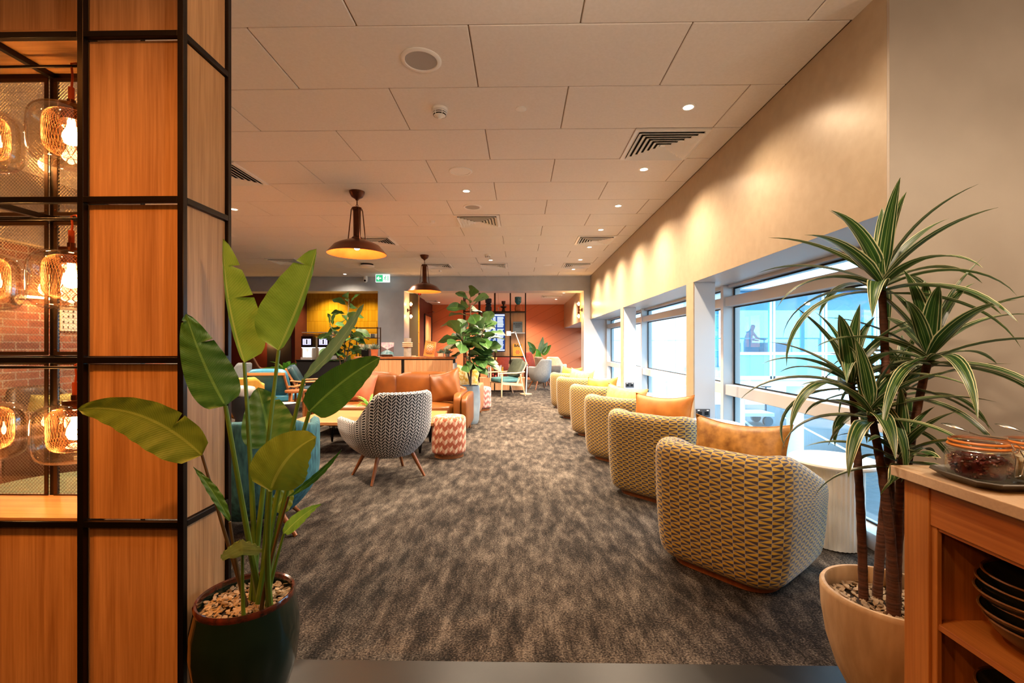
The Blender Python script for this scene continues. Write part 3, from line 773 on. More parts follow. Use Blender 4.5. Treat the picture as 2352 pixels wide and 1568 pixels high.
def potfill(t, r, z, n, cr, seed):
    rnd = random.Random(seed)
    MB().lathe([(0, z - .006), (r, z - .006)], 28).build('soil', M['soil'], t)
    b = MB()
    for _ in range(n):
        a = rnd.uniform(0, 2 * pi); q = r * sqrt(rnd.uniform(.0, .92)); s = cr * rnd.uniform(.6, 1.3)
        Mx = Matrix.Translation((q * cos(a), q * sin(a), z + rnd.uniform(-.003, .008))) @ Matrix.Rotation(rnd.uniform(0, 6), 4, 'Z') @ Matrix.Rotation(rnd.uniform(-.6, .6), 4, 'X') @ Matrix.Rotation(rnd.uniform(-.5, .5), 4, 'Y')
        k = [(s * cos(t_) * rnd.uniform(.7, 1.1), s * .62 * sin(t_) * rnd.uniform(.7, 1.1)) for t_ in (0, 1.1, 2.1, 3.2, 4.3, 5.3)]
        b.prism(k, 0, s * .28, Mx)
    o = b.build('stone_chips', M['chips'], t, smooth=False); o['kind'] = 'stuff'
def blade(t, base, tip, hwl, hwr, nrm, bend=(0, 0, 0), fl_=.15, fr=.15, tears=(), mat='bop', peak=.6, name='leaf', n=26, rip=.004, par=None, e=.8):
    base, tip, bend, nrm = V(base), V(tip), V(bend), V(nrm).normalized(); mid = (base + tip) / 2 + bend
    rnd = random.Random(int(abs(base.x + tip.z) * 1e5)); rows = []
    nc = 5; ts = sorted(set([i / n for i in range(n + 1)] + [x for _, x in tears] + [x + .012 for _, x in tears] + [max(x - .03, 0) for _, x in tears]))
    b = MB()
    for tt in ts:
        p = base * (1 - tt) ** 2 + mid * 2 * tt * (1 - tt) + tip * tt * tt
        tg = (base * -(2 - 2 * tt) + mid * (2 - 4 * tt) + tip * 2 * tt).normalized()
        s = tg.cross(nrm).normalized(); nn = s.cross(tg).normalized()
        f = max(sin(pi * min(tt, 1) ** peak), 0) ** e
        row = []
        for q in range(-nc, nc + 1):
            side = 'l' if q < 0 else 'r'; u = q / nc; hw = hwl if q < 0 else hwr; fo = fl_ if q < 0 else fr
            k = 1.0
            for sd, x in tears:
                if sd == side and abs(tt - x) < .001: k = .45
            w_ = u * hw * f * k
            row.append((p + s * w_ + nn * (fo * abs(w_) + rip * abs(u) * sin(tt * 40 + q)), ((u + 1) / 2, tt)))
        rows.append(row)
    m_ = 2 * nc + 1
    for r_ in rows: b.v += [x[0] for x in r_]
    for i in range(len(rows) - 1):
        for q in range(m_ - 1):
            f = [i * m_ + q, i * m_ + q + 1, (i + 1) * m_ + q + 1, (i + 1) * m_ + q]
            b.f.append(f); b.uv.append([rows[a // m_][a % m_][1] for a in f]); b.mi.append(0)
    return b.build(name, M[mat], par or t, angle=180)
pc = at(566, 1380, 1.55); PO = V((pc.x, 1.55, 0))
t = thing('potted_plant', 'bird of paradise plant with broad leaves in a glossy dark green pot', 'potted plant', PO)
MB().lathe([(0, 0), (.10, 0), (.125, .06), (.155, .16), (.166, .25), (.163, .32), (.150, .39), (.150, .40), (.143, .402), (.140, .39), (.140, .33)], 56).build('pot', M['glaze'], t)
MB().lathe([(.1505, .388), (.1525, .40), (.148, .408), (.141, .405), (.139, .392)], 56).build('pot_rim', M['rimglaze'], t)
potfill(t, .140, .375, 520, .011, 3)
def W(u, v, d): return at(u, v, d) - PO
camdir = V((.5, -.86, .1))
LV = [  # base, tip, root(soil), half widths px, bend px, facing tweak, tears, material, fold l, r
 ((561, 833, 1.60), (512, 548, 1.56), (588, 1372, 1.56), 5, 60, (-14, 10), (.1, 0, 0), [('r', .8), ('r', .55)], 'bop', .6, .25),
 ((640, 804, 1.62), (727, 571, 1.60), (577, 1378, 1.56), 72, 9, (10, -2), (-.2, 0, 0), [('l', .82)], 'bop', .2, -.8),
 ((518, 932, 1.42), (427, 720, 1.38), (600, 1360, 1.55), 47, 52, (-6, 8), (0, 0, .3), [('l', .93), ('r', .7)], 'bop_d', -.1, -.12),
 ((698, 871, 1.50), (835, 698, 1.50), (592, 1384, 1.53), 15, 9, (12, 6), (-.3, 0, .2), [], 'bop_t', .4, -.3),
 ((711, 944, 1.50), (873, 821, 1.47), (604, 1372, 1.56), 40, 46, (2, -14), (0, 0, .25), [], 'bop_d', .2, .1),
 ((622, 1029, 1.66), (592, 890, 1.70), (600, 1380, 1.60), 54, 58, (4, 0), (0, 0, .1), [('r', .75)], 'bop_d', .12, .15),
 ((621, 1126, 1.36), (726, 1004, 1.33), (622, 1368, 1.52), 66, 60, (-14, -18), (0, 0, .4), [], 'bop_o', -.2, -.12),
 ((464, 1045, 1.40), (178, 940, 1.30), (570, 1385, 1.53), 58, 44, (10, -46), (0, 0, -.2), [('r', .28)], 'bop_o', .2, .2),
 ((528, 1198, 1.42), (444, 1072, 1.40), (566, 1388, 1.52), 10, 12, (4, -6), (.4, 0, .2), [], 'bop_d', .3, .3),
 ((557, 1274, 1.44), (552, 1240, 1.27), (560, 1392, 1.47), 40, 40, (0, -8), (0, 0, 1.4), [], 'bop_o', -.3, -.3),
 ((652, 1225, 1.50), (738, 1157, 1.48), (610, 1384, 1.52), 15, 15, (2, -10), (0, 0, .5), [], 'bop', .2, .2),
 ((663, 1140, 1.46), (785, 1031, 1.40), (598, 1386, 1.50), 7, 8, (6, 8), (0, 0, .4), [], 'bop_d', .3, .3),
 ((628, 1172, 1.56), (668, 1100, 1.62), (615, 1378, 1.56), 24, 26, (6, 4), (.2, 0, 0), [], 'bop_o', .2, .2)]
for i, (ba, ti, ro, wl, wr, be, fa, te, ma, f1, f2) in enumerate(LV):
    B_, T_ = W(*ba), W(*ti); k = ba[2] / F
    mm = W((ba[0] + ti[0]) / 2 + be[0], (ba[1] + ti[1]) / 2 + be[1], (ba[2] + ti[2]) / 2) - (B_ + T_) / 2
    lf = blade(t, B_, T_, wl * k, wr * k, camdir + V(fa), mm * 1.6, f1, f2, te, ma, .55 if i not in (3, 8, 11) else .8, e=.62 if i < 8 else .9)
    R_ = W(*ro); R_.z = .36
    cm = (B_ + R_) / 2 + V(((R_.x - B_.x) * .22, 0, (R_ - B_).z * .1))
    b = MB(); pts = [R_ * (1 - s) ** 2 + cm * 2 * s * (1 - s) + B_ * s * s for s in [x / 10 for x in range(11)]]
    big = i < 7
    b.tube(pts, [(.011 if big else .007) * (1 - .45 * x / 10) for x in range(11)], 8)
    b.build('leaf_stalk', M['stalk_b'] if i in (7, 8, 11) else M['stalk'], lf)
# ---------------- mustard tub armchairs along the windows ----------------
def tub_profile():
    S = []   # plan path: left arm front -> back -> right arm front (outer face), back at -y
    hw, hd, r = .36, .36, .17
    pts = []; 
    def arc(cx, cy_, a0, a1, rr, n=8):
        for i in range(n + 1):
            a = a0 + (a1 - a0) * i / n; pts.append((cx + rr * cos(a), cy_ + rr * sin(a)))
    pts.append((-hw + .01, hd - .06)); pts.append((-hw, .1))
    arc(-hw + r, -hd + r, pi, 1.5 * pi, r)
    arc(hw - r, -hd + r, 1.5 * pi, 2 * pi, r)
    pts.append((hw, .1)); pts.append((hw - .01, hd - .06))
    # resample
    d = [0]
    for a, c in zip(pts, pts[1:]): d.append(d[-1] + sqrt((a[0] - c[0]) ** 2 + (a[1] - c[1]) ** 2))
    out = []; n = 56
    for i in range(n + 1):
        s = d[-1] * i / n; j = max(k for k in range(len(d)) if d[k] <= s + 1e-9); j = min(j, len(pts) - 2)
        q = (s - d[j]) / (d[j + 1] - d[j]); out.append((pts[j][0] + (pts[j + 1][0] - pts[j][0]) * q, pts[j][1] + (pts[j + 1][1] - pts[j][1]) * q, s))
    return out
def sstep(x): x = min(max(x, 0), 1); return x * x * (3 - 2 * x)
def make_tub(label):
    t = thing('tub_armchair', label, 'armchair', (0, 0, 0), 0, 'mustard tub armchairs along the windows')
    path = tub_profile(); n = len(path) - 1; b = MB(); th = .125; z0 = .032
    sec = []; rows = []
    for i, (x, y, s) in enumerate(path):
        a = path[max(i - 1, 0)]; c = path[min(i + 1, n)]
        tx, ty = c[0] - a[0], c[1] - a[1]; L = sqrt(tx * tx + ty * ty); nx, ny = ty / L, -tx / L   # outward
        if nx * x + ny * y < 0: nx, ny = -nx, -ny
        q_ = min(max((y + .24) / .60, 0), 1); h = .70 - .21 * (q_ * q_ * 1.6 if q_ < .31 else q_ - .156) / .844 * 1.0
        # section in (inset, z): outer foot -> outer wall -> rounded top -> inner wall
        pr = [(.075, z0), (.028, z0 + .02), (.010, z0 + .07), (0, .20), (-.012, .38), (-.016, h - .10), (-.012, h - .05), (.006, h - .018), (.036, h - .001), (.066, h), (.095, h - .014), (.114, h - .045), (th, h - .09), (th, .30)]
        rows.append([(V((x - nx * q, y - ny * q, z)), s) for q, z in pr])
    for end in (0, -1):   # rounded arm fronts
        rw = rows[end]; tg = (rw[3][0] - rows[1 if end == 0 else -2][3][0]); tg.z = 0; tg.normalize(); c = sum((p for p, s in rw), V()) / len(rw)
        ex = [[(c + (p - c) * k_ + tg * o_, s + (o_ if end else -o_)) for p, s in rw] for k_, o_ in ((.97, .022), (.86, .042), (.62, .054))]
        rows = (ex[::-1] + rows) if end == 0 else rows + ex
    n = len(rows) - 1
    m = len(rows[0]); hl = [0]
    for k in range(1, m): hl.append(hl[-1] + (rows[n // 2][k][0] - rows[n // 2][k - 1][0]).length)
    for r_ in rows: b.v += [p for p, s in r_]
    Sm = path[-1][2] / 2
    for i in range(n):
        for k in range(m - 1):
            f = [i * m + k, (i + 1) * m + k, (i + 1) * m + k + 1, i * m + k + 1]
            b.f.append(f); b.uv.append([(rows[q // m][q % m][1] - Sm + 10, hl[q % m]) for q in f]); b.mi.append(0)
    for i in (0, n):
        f = [i * m + k for k in range(m)]; b.f.append(f if i else f[::-1]); b.uv.append([(rows[i][k][0].x + rows[i][k][0].y, rows[i][k][0].z) for k in range(m)]); b.mi.append(0)
    b.build('upholstered_shell', M['tub'], t, angle=75, sub=1)
    def cush(x, y):   # seat cushion
        px_ = (x - .5) * 2; py_ = (y - .5) * 2
        e = max(abs(px_), abs(py_)); k = 1 - max(0, e - .8) / .2 * .25
        return (px_ * .235, .075 + py_ * .255, .43 - .02 * (e ** 4) - (.1 if e > .99 else 0))
    b = MB(); b.grid(cush, 20, 20, uv=lambda a, c: (a * .5, c * .5)); b.bx(-.235, .235, -.18, .33, .09, .335)
    b.build('seat_cushion', M['tub'], t, angle=60)
    b = MB(); b.prism([(x * .77, y * .77) for x, y, s in path], 0.0, .04); b.build('plinth', M['walnut'], t, smooth=False)
    return t
def cushion(name, label, mat, loc, rot, w_=.48, h_=.30, d_=.13, group=None, cat='cushion', pinch=.5):
    b = MB()
    def fn(sgn):
        def f(a, c):
            x, y = a * 2 - 1, c * 2 - 1
            e = max((1 - x ** 2), 0) ** .5 * max((1 - y ** 2), 0) ** .5
            cx = x * (1 - .10 * (1 - y * y) * abs(x) ** 3 * pinch * 2 * .6) ; cy_ = y * (1 - .30 * (1 - x * x) * pinch)
            wr = .006 * sin(9 * x + 4 * y) * e
            return (cx * w_ / 2, sgn * (d_ / 2 * e ** .8 + wr * .6), cy_ * h_ / 2)
        return f
    b.grid(fn(-1), 22, 16); b.grid(fn(1), 22, 16)
    pts = []
    for a in range(4):
        for i in range(12):
            q = i / 12 * 2 - 1; x, y = ((q, -1), (1, q), (-q, 1), (-1, -q))[a]
            pts.append((x * (1 - .10 * (1 - y * y) * pinch * 1.2) * w_ / 2, 0, y * (1 - .30 * (1 - x * x) * pinch) * h_ / 2))
    o = b.build(name, M[mat], None, angle=180)
    MB().tube(pts, .004, 6, closed=True).build('piping', M[mat], o)
    o.location = loc; o.rotation_euler = rot
    return tag(o, label, cat, group)
CH_POS = [(1.245, 2.68, -50), (1.20, 3.93, -48), (1.16, 5.10, -50), (1.14, 6.43, -50), (1.07, 7.93, -50), (1.04, 9.15, -50)]
LB = ['nearest the camera in front of the potted dracaena', 'second from the camera, with a bright orange cushion', 'third from the camera, behind the orange cushion one',
      'fourth from the camera, with a flat orange cushion', 'fifth from the camera, beside the far white column', 'farthest of the window row, mostly hidden']
first = make_tub('')
for i, (x, y, a) in enumerate(CH_POS):
    lb = 'mustard triangle-patterned tub armchair ' + LB[i]
    if i == 0: first.location = (x, y, 0); first.rotation_euler = (0, 0, R(a)); first['label'] = lb
    else: dup(first, (x, y, 0), R(a), lb)
CU = [('cushion_tan', 'mottled tan leather cushion in the nearest tub armchair'), ('cushion_orange', 'bright orange cushion in the second tub armchair'),
      ('cushion_straw', 'pale straw-gold cushion in the third tub armchair'), ('cushion_orange', 'thin-looking orange cushion in the fourth tub armchair'),
      ('cushion_straw', 'pale straw cushion in the fifth tub armchair'), ('cushion_orange', 'small orange cushion in the farthest tub armchair')]
CUP = [(.03, -.045, .655, 3, 0), (.03, -.05, .665, 3, -2), (.02, -.05, .63, 0, 4), (.02, -.05, .63, 0, -3), (0, -.05, .66, 0, 3), (0, -.05, .64, 0, 0)]
for (x, y, a), (m_, l), (cx_, cy_, cz_, tw, rl) in zip(CH_POS, CU, CUP):
    rz = R(a); p = V((x + cos(rz) * cx_ - sin(rz) * cy_, y + sin(rz) * cx_ + cos(rz) * cy_, cz_))
    cushion('cushion', l, m_, p, (R(-14), R(rl), rz + R(tw)), group='lumbar cushions in the tub armchairs', w_=.53, h_=.35, d_=.17, pinch=.75)
def white_table(x, y, label, h=.53, r=.25):
    t = thing('side_table', label, 'side table', (x, y, 0), 0, 'white fluted side tables by the windows')
    MB().lathe([(0, h - .028), (r - .02, h - .028), (r - .004, h - .02), (r, h - .012), (r - .004, h - .002), (r - .012, h), (0, h)], 56).build('table_top', M['white'], t)
    n = 40; b = MB(); pr = []
    def fn(a, c):
        an = 2 * pi * a; rr = .155 + .006 * abs(sin(an * n / 2)); return (rr * cos(an), rr * sin(an), .006 + c * (h - .034))
    b.grid(fn, n * 6, 1, cu=True); b.build('fluted_base', M['white'], t, angle=80)
    return t
wl = ['nearest the camera, half behind the dracaena', 'second from the camera before the near column', 'third from the camera, behind the near column', 'fourth from the camera',
      'fifth from the camera by the far column', 'farthest along the windows']
for (x, y), l in zip(((1.98, 2.95), (1.77, 4.30), (1.80, 5.50), (1.72, 6.85), (1.68, 8.38), (1.70, 9.62)), wl): white_table(x, y, 'round white side table with fluted base, ' + l)
# power sockets on the columns' camera faces
M['socket'] = P('dark_socket_plate', '#3c3d42', .4)
for yc, v, l in ((4.7, 948, 'near'), (7.89, 884, 'far')):
    x = px(1614, 4.7) if l == 'near' else px(1446, 7.89)
    z = at(1614, v, yc).z
    t = thing('power_socket', 'dark double power socket plate on the %s white column' % l, 'power socket', (x, yc, z))
    MB().bx(-.07, .07, -.012, 0, -.04, .04).build('plate', M['socket'], t, smooth=False, bevel=.003)
    for s in (-.034, .034):
        b = MB(); b.bx(s - .02, s + .02, -.015, -.012, -.02, .014); b.build('outlet', M['black'], t, smooth=False)
    b = MB(); b.bx(-.055, -.035, -.0145, -.012, .022, .032); b.bx(.035, .055, -.0145, -.012, .022, .032); b.build('switch', M['white'], t, smooth=False)

# ---------------- sideboard with bowls, tray and jars ----------------
SX, SY = 1.104, 1.35
sb = thing('sideboard', 'oak sideboard with a pale stone top and open shelves, right foreground', 'sideboard', (SX, SY, 0))
def sp(b, name, m, **k):
    b.v = [p - V((SX, SY, 0)) for p in b.v]; return b.build(name, m, sb, **k)
M['stone'] = noisy('pale_speckled_stone', '#b39c82', '#bfa88e', 120, .35, .02)
b = MB(); b.bx(SX - .028, 1.62, .2, SY + .012, .872, .9); sp(b, 'worktop', M['stone'], smooth=False, bevel=.002)
b = MB(); b.bx(SX + .002, 1.58, SY - .032, SY, 0.003, .871); b.bx(SX + .012, 1.58, SY - .078, SY - .032, .003, .871); sp(b, 'end_panel', M['oak'], smooth=False, bevel=.002)
b = MB(); b.bx(SX, SX + .02, SY - .082, SY - .032, .003, .871); sp(b, 'stile', M['oak'], smooth=False, bevel=.002)
b = MB(); b.bx(SX + .008, SX + .022, SY - .098, SY - .082, .08, .762); sp(b, 'stile', M['oak'], smooth=False, bevel=.002)
b = MB(); b.bx(SX + .004, SX + .022, .25, SY - .082, .762, .868); sp(b, 'top_rail', M['oak_y'], smooth=False, bevel=.002)
b = MB(); b.bx(SX + .012, SX + .022, .25, SY - .098, .752, .762); sp(b, 'top_rail', M['oak_y'], smooth=False)
b = MB(); b.bx(SX + .012, 1.56, .22, SY - .078, .488, .504); sp(b, 'shelf', M['oak_y'], smooth=False, bevel=.001)
b = MB(); b.bx(SX + .012, 1.56, .22, SY - .078, .24, .256); sp(b, 'shelf', M['oak_y'], smooth=False, bevel=.001)
b = MB(); b.bx(1.56, 1.58, .22, SY - .078, .003, .871); b.bx(SX + .01, 1.58, .2, .22, .003, .871); b.bx(SX + .012, 1.58, .22, SY - .078, .003, .06); sp(b, 'back_panel', M['oak'], smooth=False)
M['bowl'] = noisy('dark_olive_glaze', '#1e221b', '#2c2e22', 14, .16, .03, coat=.4); M['bowl_rim'] = P('brown_bowl_rim', '#6a4420', .3, coat=.3)
bp = [(0, 0), (.045, 0), (.048, .006), (.075, .016), (.1, .036), (.116, .062), (.119, .066)]
bowl0 = None
def bowl(x, y, z, label, group, rx=0, ry=0):
    global bowl0
    if bowl0 is None:
        bowl0 = t = thing('bowl', label, 'bowl', (0, 0, 0), 0, group)
        MB().lathe(bp + [(.114, .064), (.098, .04), (.07, .021), (.04, .012), (0, .01)], 48).build('bowl_body', M['bowl'], t, angle=60)
        MB().lathe([(.1165, .063), (.120, .066), (.1185, .0695), (.1145, .068), (.1135, .063)], 48).build('rim', M['bowl_rim'], t)
    else: t = dup(bowl0, label=label, group=group)
    t.location = (x, y, z); t.rotation_euler = (rx, ry, 0)
od = ['bottom', 'second from the bottom', 'third from the bottom', 'third from the top', 'second from the top', 'topmost']
offs = [(.008, -.004), (.002, .0), (.006, .0), (-.006, .003), (-.003, .004), (.008, -.003)]
for i, l in enumerate(od): bowl(1.262 + offs[i][0], 1.130 + offs[i][1], .5045 + .0225 * i, 'dark glazed bowl on the upper sideboard shelf, %s of its stack' % l, 'stacked bowls on the upper shelf', R(.5 * (-1) ** i), R(.6 * (-1) ** i))
for i, l in enumerate(['bottom', 'second', 'third', 'topmost']): bowl(1.255, 1.13, .2565 + .0225 * i + (.005 if i else 0), 'dark glazed bowl on the lower sideboard shelf, %s of its stack' % l, 'stacked bowls on the lower shelf')
# tray
M['tray'] = P('dark_pewter_tray', '#5b5751', .4, .4)
t = thing('tray', 'dark grey rectangular tray with sloped rim under the glass jars', 'tray', (1.33, 1.185, .9))
def ringloop(hx, hy, z, ch=.03): return [(-hx + ch, -hy, z), (hx - ch, -hy, z), (hx, -hy + ch, z), (hx, hy - ch, z), (hx - ch, hy, z), (-hx + ch, hy, z), (-hx, hy - ch, z), (-hx, -hy + ch, z)]
loops = [ringloop(.215, .065, 0), ringloop(.238, .092, .02), ringloop(.241, .095, .022), ringloop(.237, .091, .024), ringloop(.214, .064, .006)]
b = MB(); vs = [p for l in loops for p in l]; fs = [tuple(range(8))[::-1]]
for i in range(4): fs += [(i * 8 + k, i * 8 + (k + 1) % 8, (i + 1) * 8 + (k + 1) % 8, (i + 1) * 8 + k) for k in range(8)]
fs.append(tuple(range(32, 40))); b.add(vs, fs); b.build('tray_body', M['tray'], t, smooth=False)
# clip-top jars
M['seal'] = P('orange_rubber_seal', '#b06a28', .45, trans=0); M['steelwire'] = P('bright_steel_wire', '#c9c6c0', .2, 1)
M['cranberry'] = noisy('dark_dried_fruit', '#2a0d0c', '#5c1712', 60, .3, .2); M['oats'] = noisy('white_flakes', '#d8cdb8', '#b9a88c', 90, .9, .5, bdist=.01)
def jar(x, y, z, label, rz):
    t = thing('glass_jar', label, 'jar', (x, y, z), rz, 'clip-top glass jars on the tray')
    MB().lathe([(0, 0), (.055, 0), (.064, .006), (.067, .02), (.067, .06), (.063, .072), (.056, .077), (.057, .083), (.054, .083), (.0525, .076), (.062, .068), (.064, .058), (.064, .02), (.058, .006), (0, .004)], 48).build('jar_body', M['clear'], t, angle=60)
    MB().lathe([(.054, .0835), (.061, .0835), (.063, .087), (.061, .0905), (.054, .0905)], 48).build('rubber_seal', M['seal'], t)
    MB().lathe([(0, .1), (.045, .1), (.05, .096), (.059, .0925), (.0595, .0955), (.058, .101), (.05, .106), (.03, .107), (0, .107)], 48).build('jar_lid', M['clear'], t, angle=60)
    MB().lathe([(.0505, .0965), (.0595, .0945), (.0605, .0975), (.0585, .101)], 48).build('lid_ring', M['seal'], t)
    b = MB(); b.tube([(.0645 * cos(a), .0645 * sin(a), .079) for a in [2 * pi * i / 32 for i in range(32)]], .0012, 6, closed=True)
    b.tube([(.012, -.066, .08), (.014, -.071, .095), (.010, -.064, .103), (-.010, -.064, .103), (-.014, -.071, .095), (-.012, -.066, .08)], .0012, 6)
    b.tube([(.014, -.067, .092), (.018, -.076, .07), (.014, -.072, .03), (.010, -.070, .026), (-.010, -.070, .026), (-.014, -.072, .03), (-.018, -.076, .07), (-.014, -.067, .092)], .0012, 6)
    b.build('wire_clasp', M['steelwire'], t); return t
j1, j2 = (1.168, 1.195), (1.302, 1.190)
jar(j1[0], j1[1], .9065, 'clip-top glass jar of dark dried fruit on the tray', R(20)); jar(j2[0], j2[1], .9065, 'clip-top glass jar of white flakes on the tray', R(40))
rnd = random.Random(11); b = MB()
for _ in range(420):
    a = rnd.uniform(0, 6.3); r = .056 * sqrt(rnd.uniform(.25, 1)); z = rnd.uniform(.012, .062)
    if z < .02 or z > .058: r *= rnd.uniform(.1, 1)
    Mx = Matrix.Translation((r * cos(a), r * sin(a), z)) @ Matrix.Rotation(rnd.uniform(0, 6), 4, 'Z') @ Matrix.Rotation(rnd.uniform(0, 3), 4, 'X')
    b.ball((0, 0, 0), .0075, .005, .0038, 6, Mx)
b.lathe([(0, .008), (.045, .01), (.05, .02), (.05, .05), (.045, .055), (0, .056)], 32)
tag(b.build('dried_fruit', M['cranberry'], loc=(j1[0], j1[1], .9065)), 'dark red dried fruit filling the left glass jar', 'dried fruit', kind='stuff')
b = MB(); b.lathe([(0, .006), (.055, .007), (.062, .02), (.062, .055), (.058, .063), (.03, .066), (0, .064)], 40)
tag(b.build('oat_flakes', M['oats'], loc=(j2[0], j2[1], .9065)), 'white flakes filling the right glass jar', 'cereal flakes', kind='stuff')
def spoon(x, y, z, label):
    t = thing('spoon', label, 'spoon', (x, y, z), R(-35), 'spoons lying on the jar lids')
    MB().grid(lambda a, c: ((c - .5) * .056 - .045, (a - .5) * .036 * sqrt(max(1 - (2 * c - 1) ** 2, 0)), .009 + .018 * (1 - c) + .008 * (1 - (2 * a - 1) ** 2) * (1 - (2 * c - 1) ** 2)), 10, 14).build('spoon_bowl', M['steelwire'], t, solid=.001)
    MB().tube([(-.019, 0, .010), (.0, 0, .004), (.05, 0, .001)], [.003, .0025, .004], 8).build('handle', M['steelwire'], t)
spoon(j1[0], j1[1], 1.0155, 'steel spoon lying on the lid of the dried fruit jar'); spoon(j2[0], j2[1], 1.0155, 'steel spoon lying on the lid of the white flakes jar')

# ---------------- striped dracaena in the stone pot ----------------
M['potstone'] = noisy('textured_sand_pot', '#a58a68', '#b89d7a', 30, .7, .5, sc3=(1, 1, .25), bdist=.006)
M['stripe'] = stripeleaf('striped_dracaena_leaf'); M['cane'] = noisy('ringed_brown_cane', '#5c3520', '#3a2216', 16, .8, .6, sc3=(.2, .2, 6), bdist=.008)
DP = V((1.285, 1.63, 0))
t = thing('potted_plant', 'tall striped dracaena in a sand-coloured stone pot between armchair and sideboard', 'potted plant', DP)
MB().lathe([(0, 0), (.09, 0), (.115, .02), (.155, .10), (.185, .2), (.2, .30), (.204, .375), (.203, .385), (.198, .392), (.188, .392), (.183, .385), (.18, .33)], 64).build('pot', M['potstone'], t)
potfill(t, .18, .335, 480, .013, 9)
crowns = [(2025, 655, 1.63, 1.0, 27, 0), (2133, 822, 1.58, .95, 25, 1), (1955, 878, 1.66, .9, 24, 2), (2000, 950, 1.52, .72, 18, 3), (2072, 1052, 1.50, .62, 16, 4), (2075, 900, 1.74, .8, 16, 5)]
roots = [(2022, 1372), (2052, 1370), (2008, 1360), (2030, 1378), (2058, 1376), (2040, 1362)]
def clear(p):
    q = p + DP
    if q.y > 2.19: q.y = 2.19
    if q.z < .93 and q.y < 1.385 and q.x > 1.05: q.y = 1.385
    return q - DP
for (u, v, d, s, nl, k), (ru, rv_) in zip(crowns, roots):
    rnd = random.Random(40 + k); C_ = at(u, v, d) - DP; Rt = at(ru, rv_, 1.63) - DP; Rt.z = .33; Rt.x = max(min(Rt.x, .1), -.1); Rt.y = (k % 3 - 1) * .05
    md = (C_ + Rt) / 2 + V(((Rt.x - C_.x) * .3, (Rt.y - C_.y) * .3, .05))
    b = MB(); pts = [Rt * (1 - q) ** 2 + md * 2 * q * (1 - q) + C_ * q * q for q in [x / 24 for x in range(25)]]
    b.tube([clear(p) for p in pts], [.015 - .004 * x / 24 + .0012 * (x % 2) for x in range(25)], 10); b.build('cane', M['cane'], t)
    b = MB()
    for i in range(nl):
        az = i * 2.39996 + rnd.uniform(-.2, .2) + k; q = i / (nl - 1)
        el = R(82 - 88 * q ** .9 + rnd.uniform(-8, 8)); L = s * rnd.uniform(.36, .48) * (.75 + .35 * q); hw = .026 * rnd.uniform(.85, 1.15) * (.7 + .3 * s)
        droop = R(rnd.uniform(55, 115)) * (.35 + .75 * q); n = 12
        p = C_ + V((0, 0, .03 - .06 * q)); rows = []; hx = V((cos(az), sin(az), 0)); sd = V((-sin(az), cos(az), 0))
        for j in range(n + 1):
            f = j / n; e_ = el - droop * f ** 1.4
            tg = hx * cos(e_) + V((0, 0, sin(e_))); nn = -hx * sin(e_) + V((0, 0, cos(e_)))
            wd = hw * min(1, .38 + 2.6 * f) * (1 - f ** 2.6) + .0005
            rows.append([clear(p + sd * wd * x + nn * (.35 * abs(x) * wd)) for x in (-1, -.5, 0, .5, 1)])
            p = p + tg * (L / n)
        base = len(b.v)
        for r_ in rows: b.v += r_
        for j in range(n):
            for x in range(4):
                b.f.append([base + j * 5 + x, base + j * 5 + x + 1, base + (j + 1) * 5 + x + 1, base + (j + 1) * 5 + x])
                b.uv.append([(x / 4, j / n + i * 1.3), ((x + 1) / 4, j / n + i * 1.3), ((x + 1) / 4, (j + 1) / n + i * 1.3), (x / 4, (j + 1) / n + i * 1.3)]); b.mi.append(0)
    b.build('leaf_crown', M['stripe'], t, angle=180)
# ---------------- tan leather sofas ----------------
def pillow_box(b, x0, x1, y0, y1, z0, z1, puff=.02, n=10):
    # soft box: rounded, crowned on top and front
    def f(a, c, m):
        pass
    cx, cy_, cz = (x0 + x1) / 2, (y0 + y1) / 2, (z0 + z1) / 2; hx, hy, hz = (x1 - x0) / 2, (y1 - y0) / 2, (z1 - z0) / 2
    o = MB()
    for ax in range(3):
        for sg in (-1, 1):
            def fn(a, c, ax=ax, sg=sg):
                p = [0, 0, 0]; p[ax] = sg; p[(ax + 1) % 3] = (a * 2 - 1); p[(ax + 2) % 3] = (c * 2 - 1) * sg
                q = V(p); r = .32
                # rounded cube
                inner = V([max(-1 + r, min(1 - r, w_)) for w_ in q]); dv = q - inner
                if dv.length > 0: q = inner + dv.normalized() * r
                e = [1 - w_ * w_ for w_ in q]
                h = (hx, hy, hz)
                return (cx + q.x * hx + puff * q.x * max(e[1], 0) * max(e[2], 0), cy_ + q.y * hy + puff * q.y * max(e[0], 0) * max(e[2], 0), cz + q.z * hz + puff * q.z * max(e[0], 0) * max(e[1], 0))
            o.grid(fn, n, n)
    # merge handled by remove doubles at build
    b.add(o.v, o.f, o.uv)
def weld(o, d=.0008):
    bm = bmesh.new(); bm.from_mesh(o.data); bmesh.ops.remove_doubles(bm, verts=bm.verts, dist=d); bmesh.ops.recalc_face_normals(bm, faces=bm.faces); bm.to_mesh(o.data); bm.free(); return o
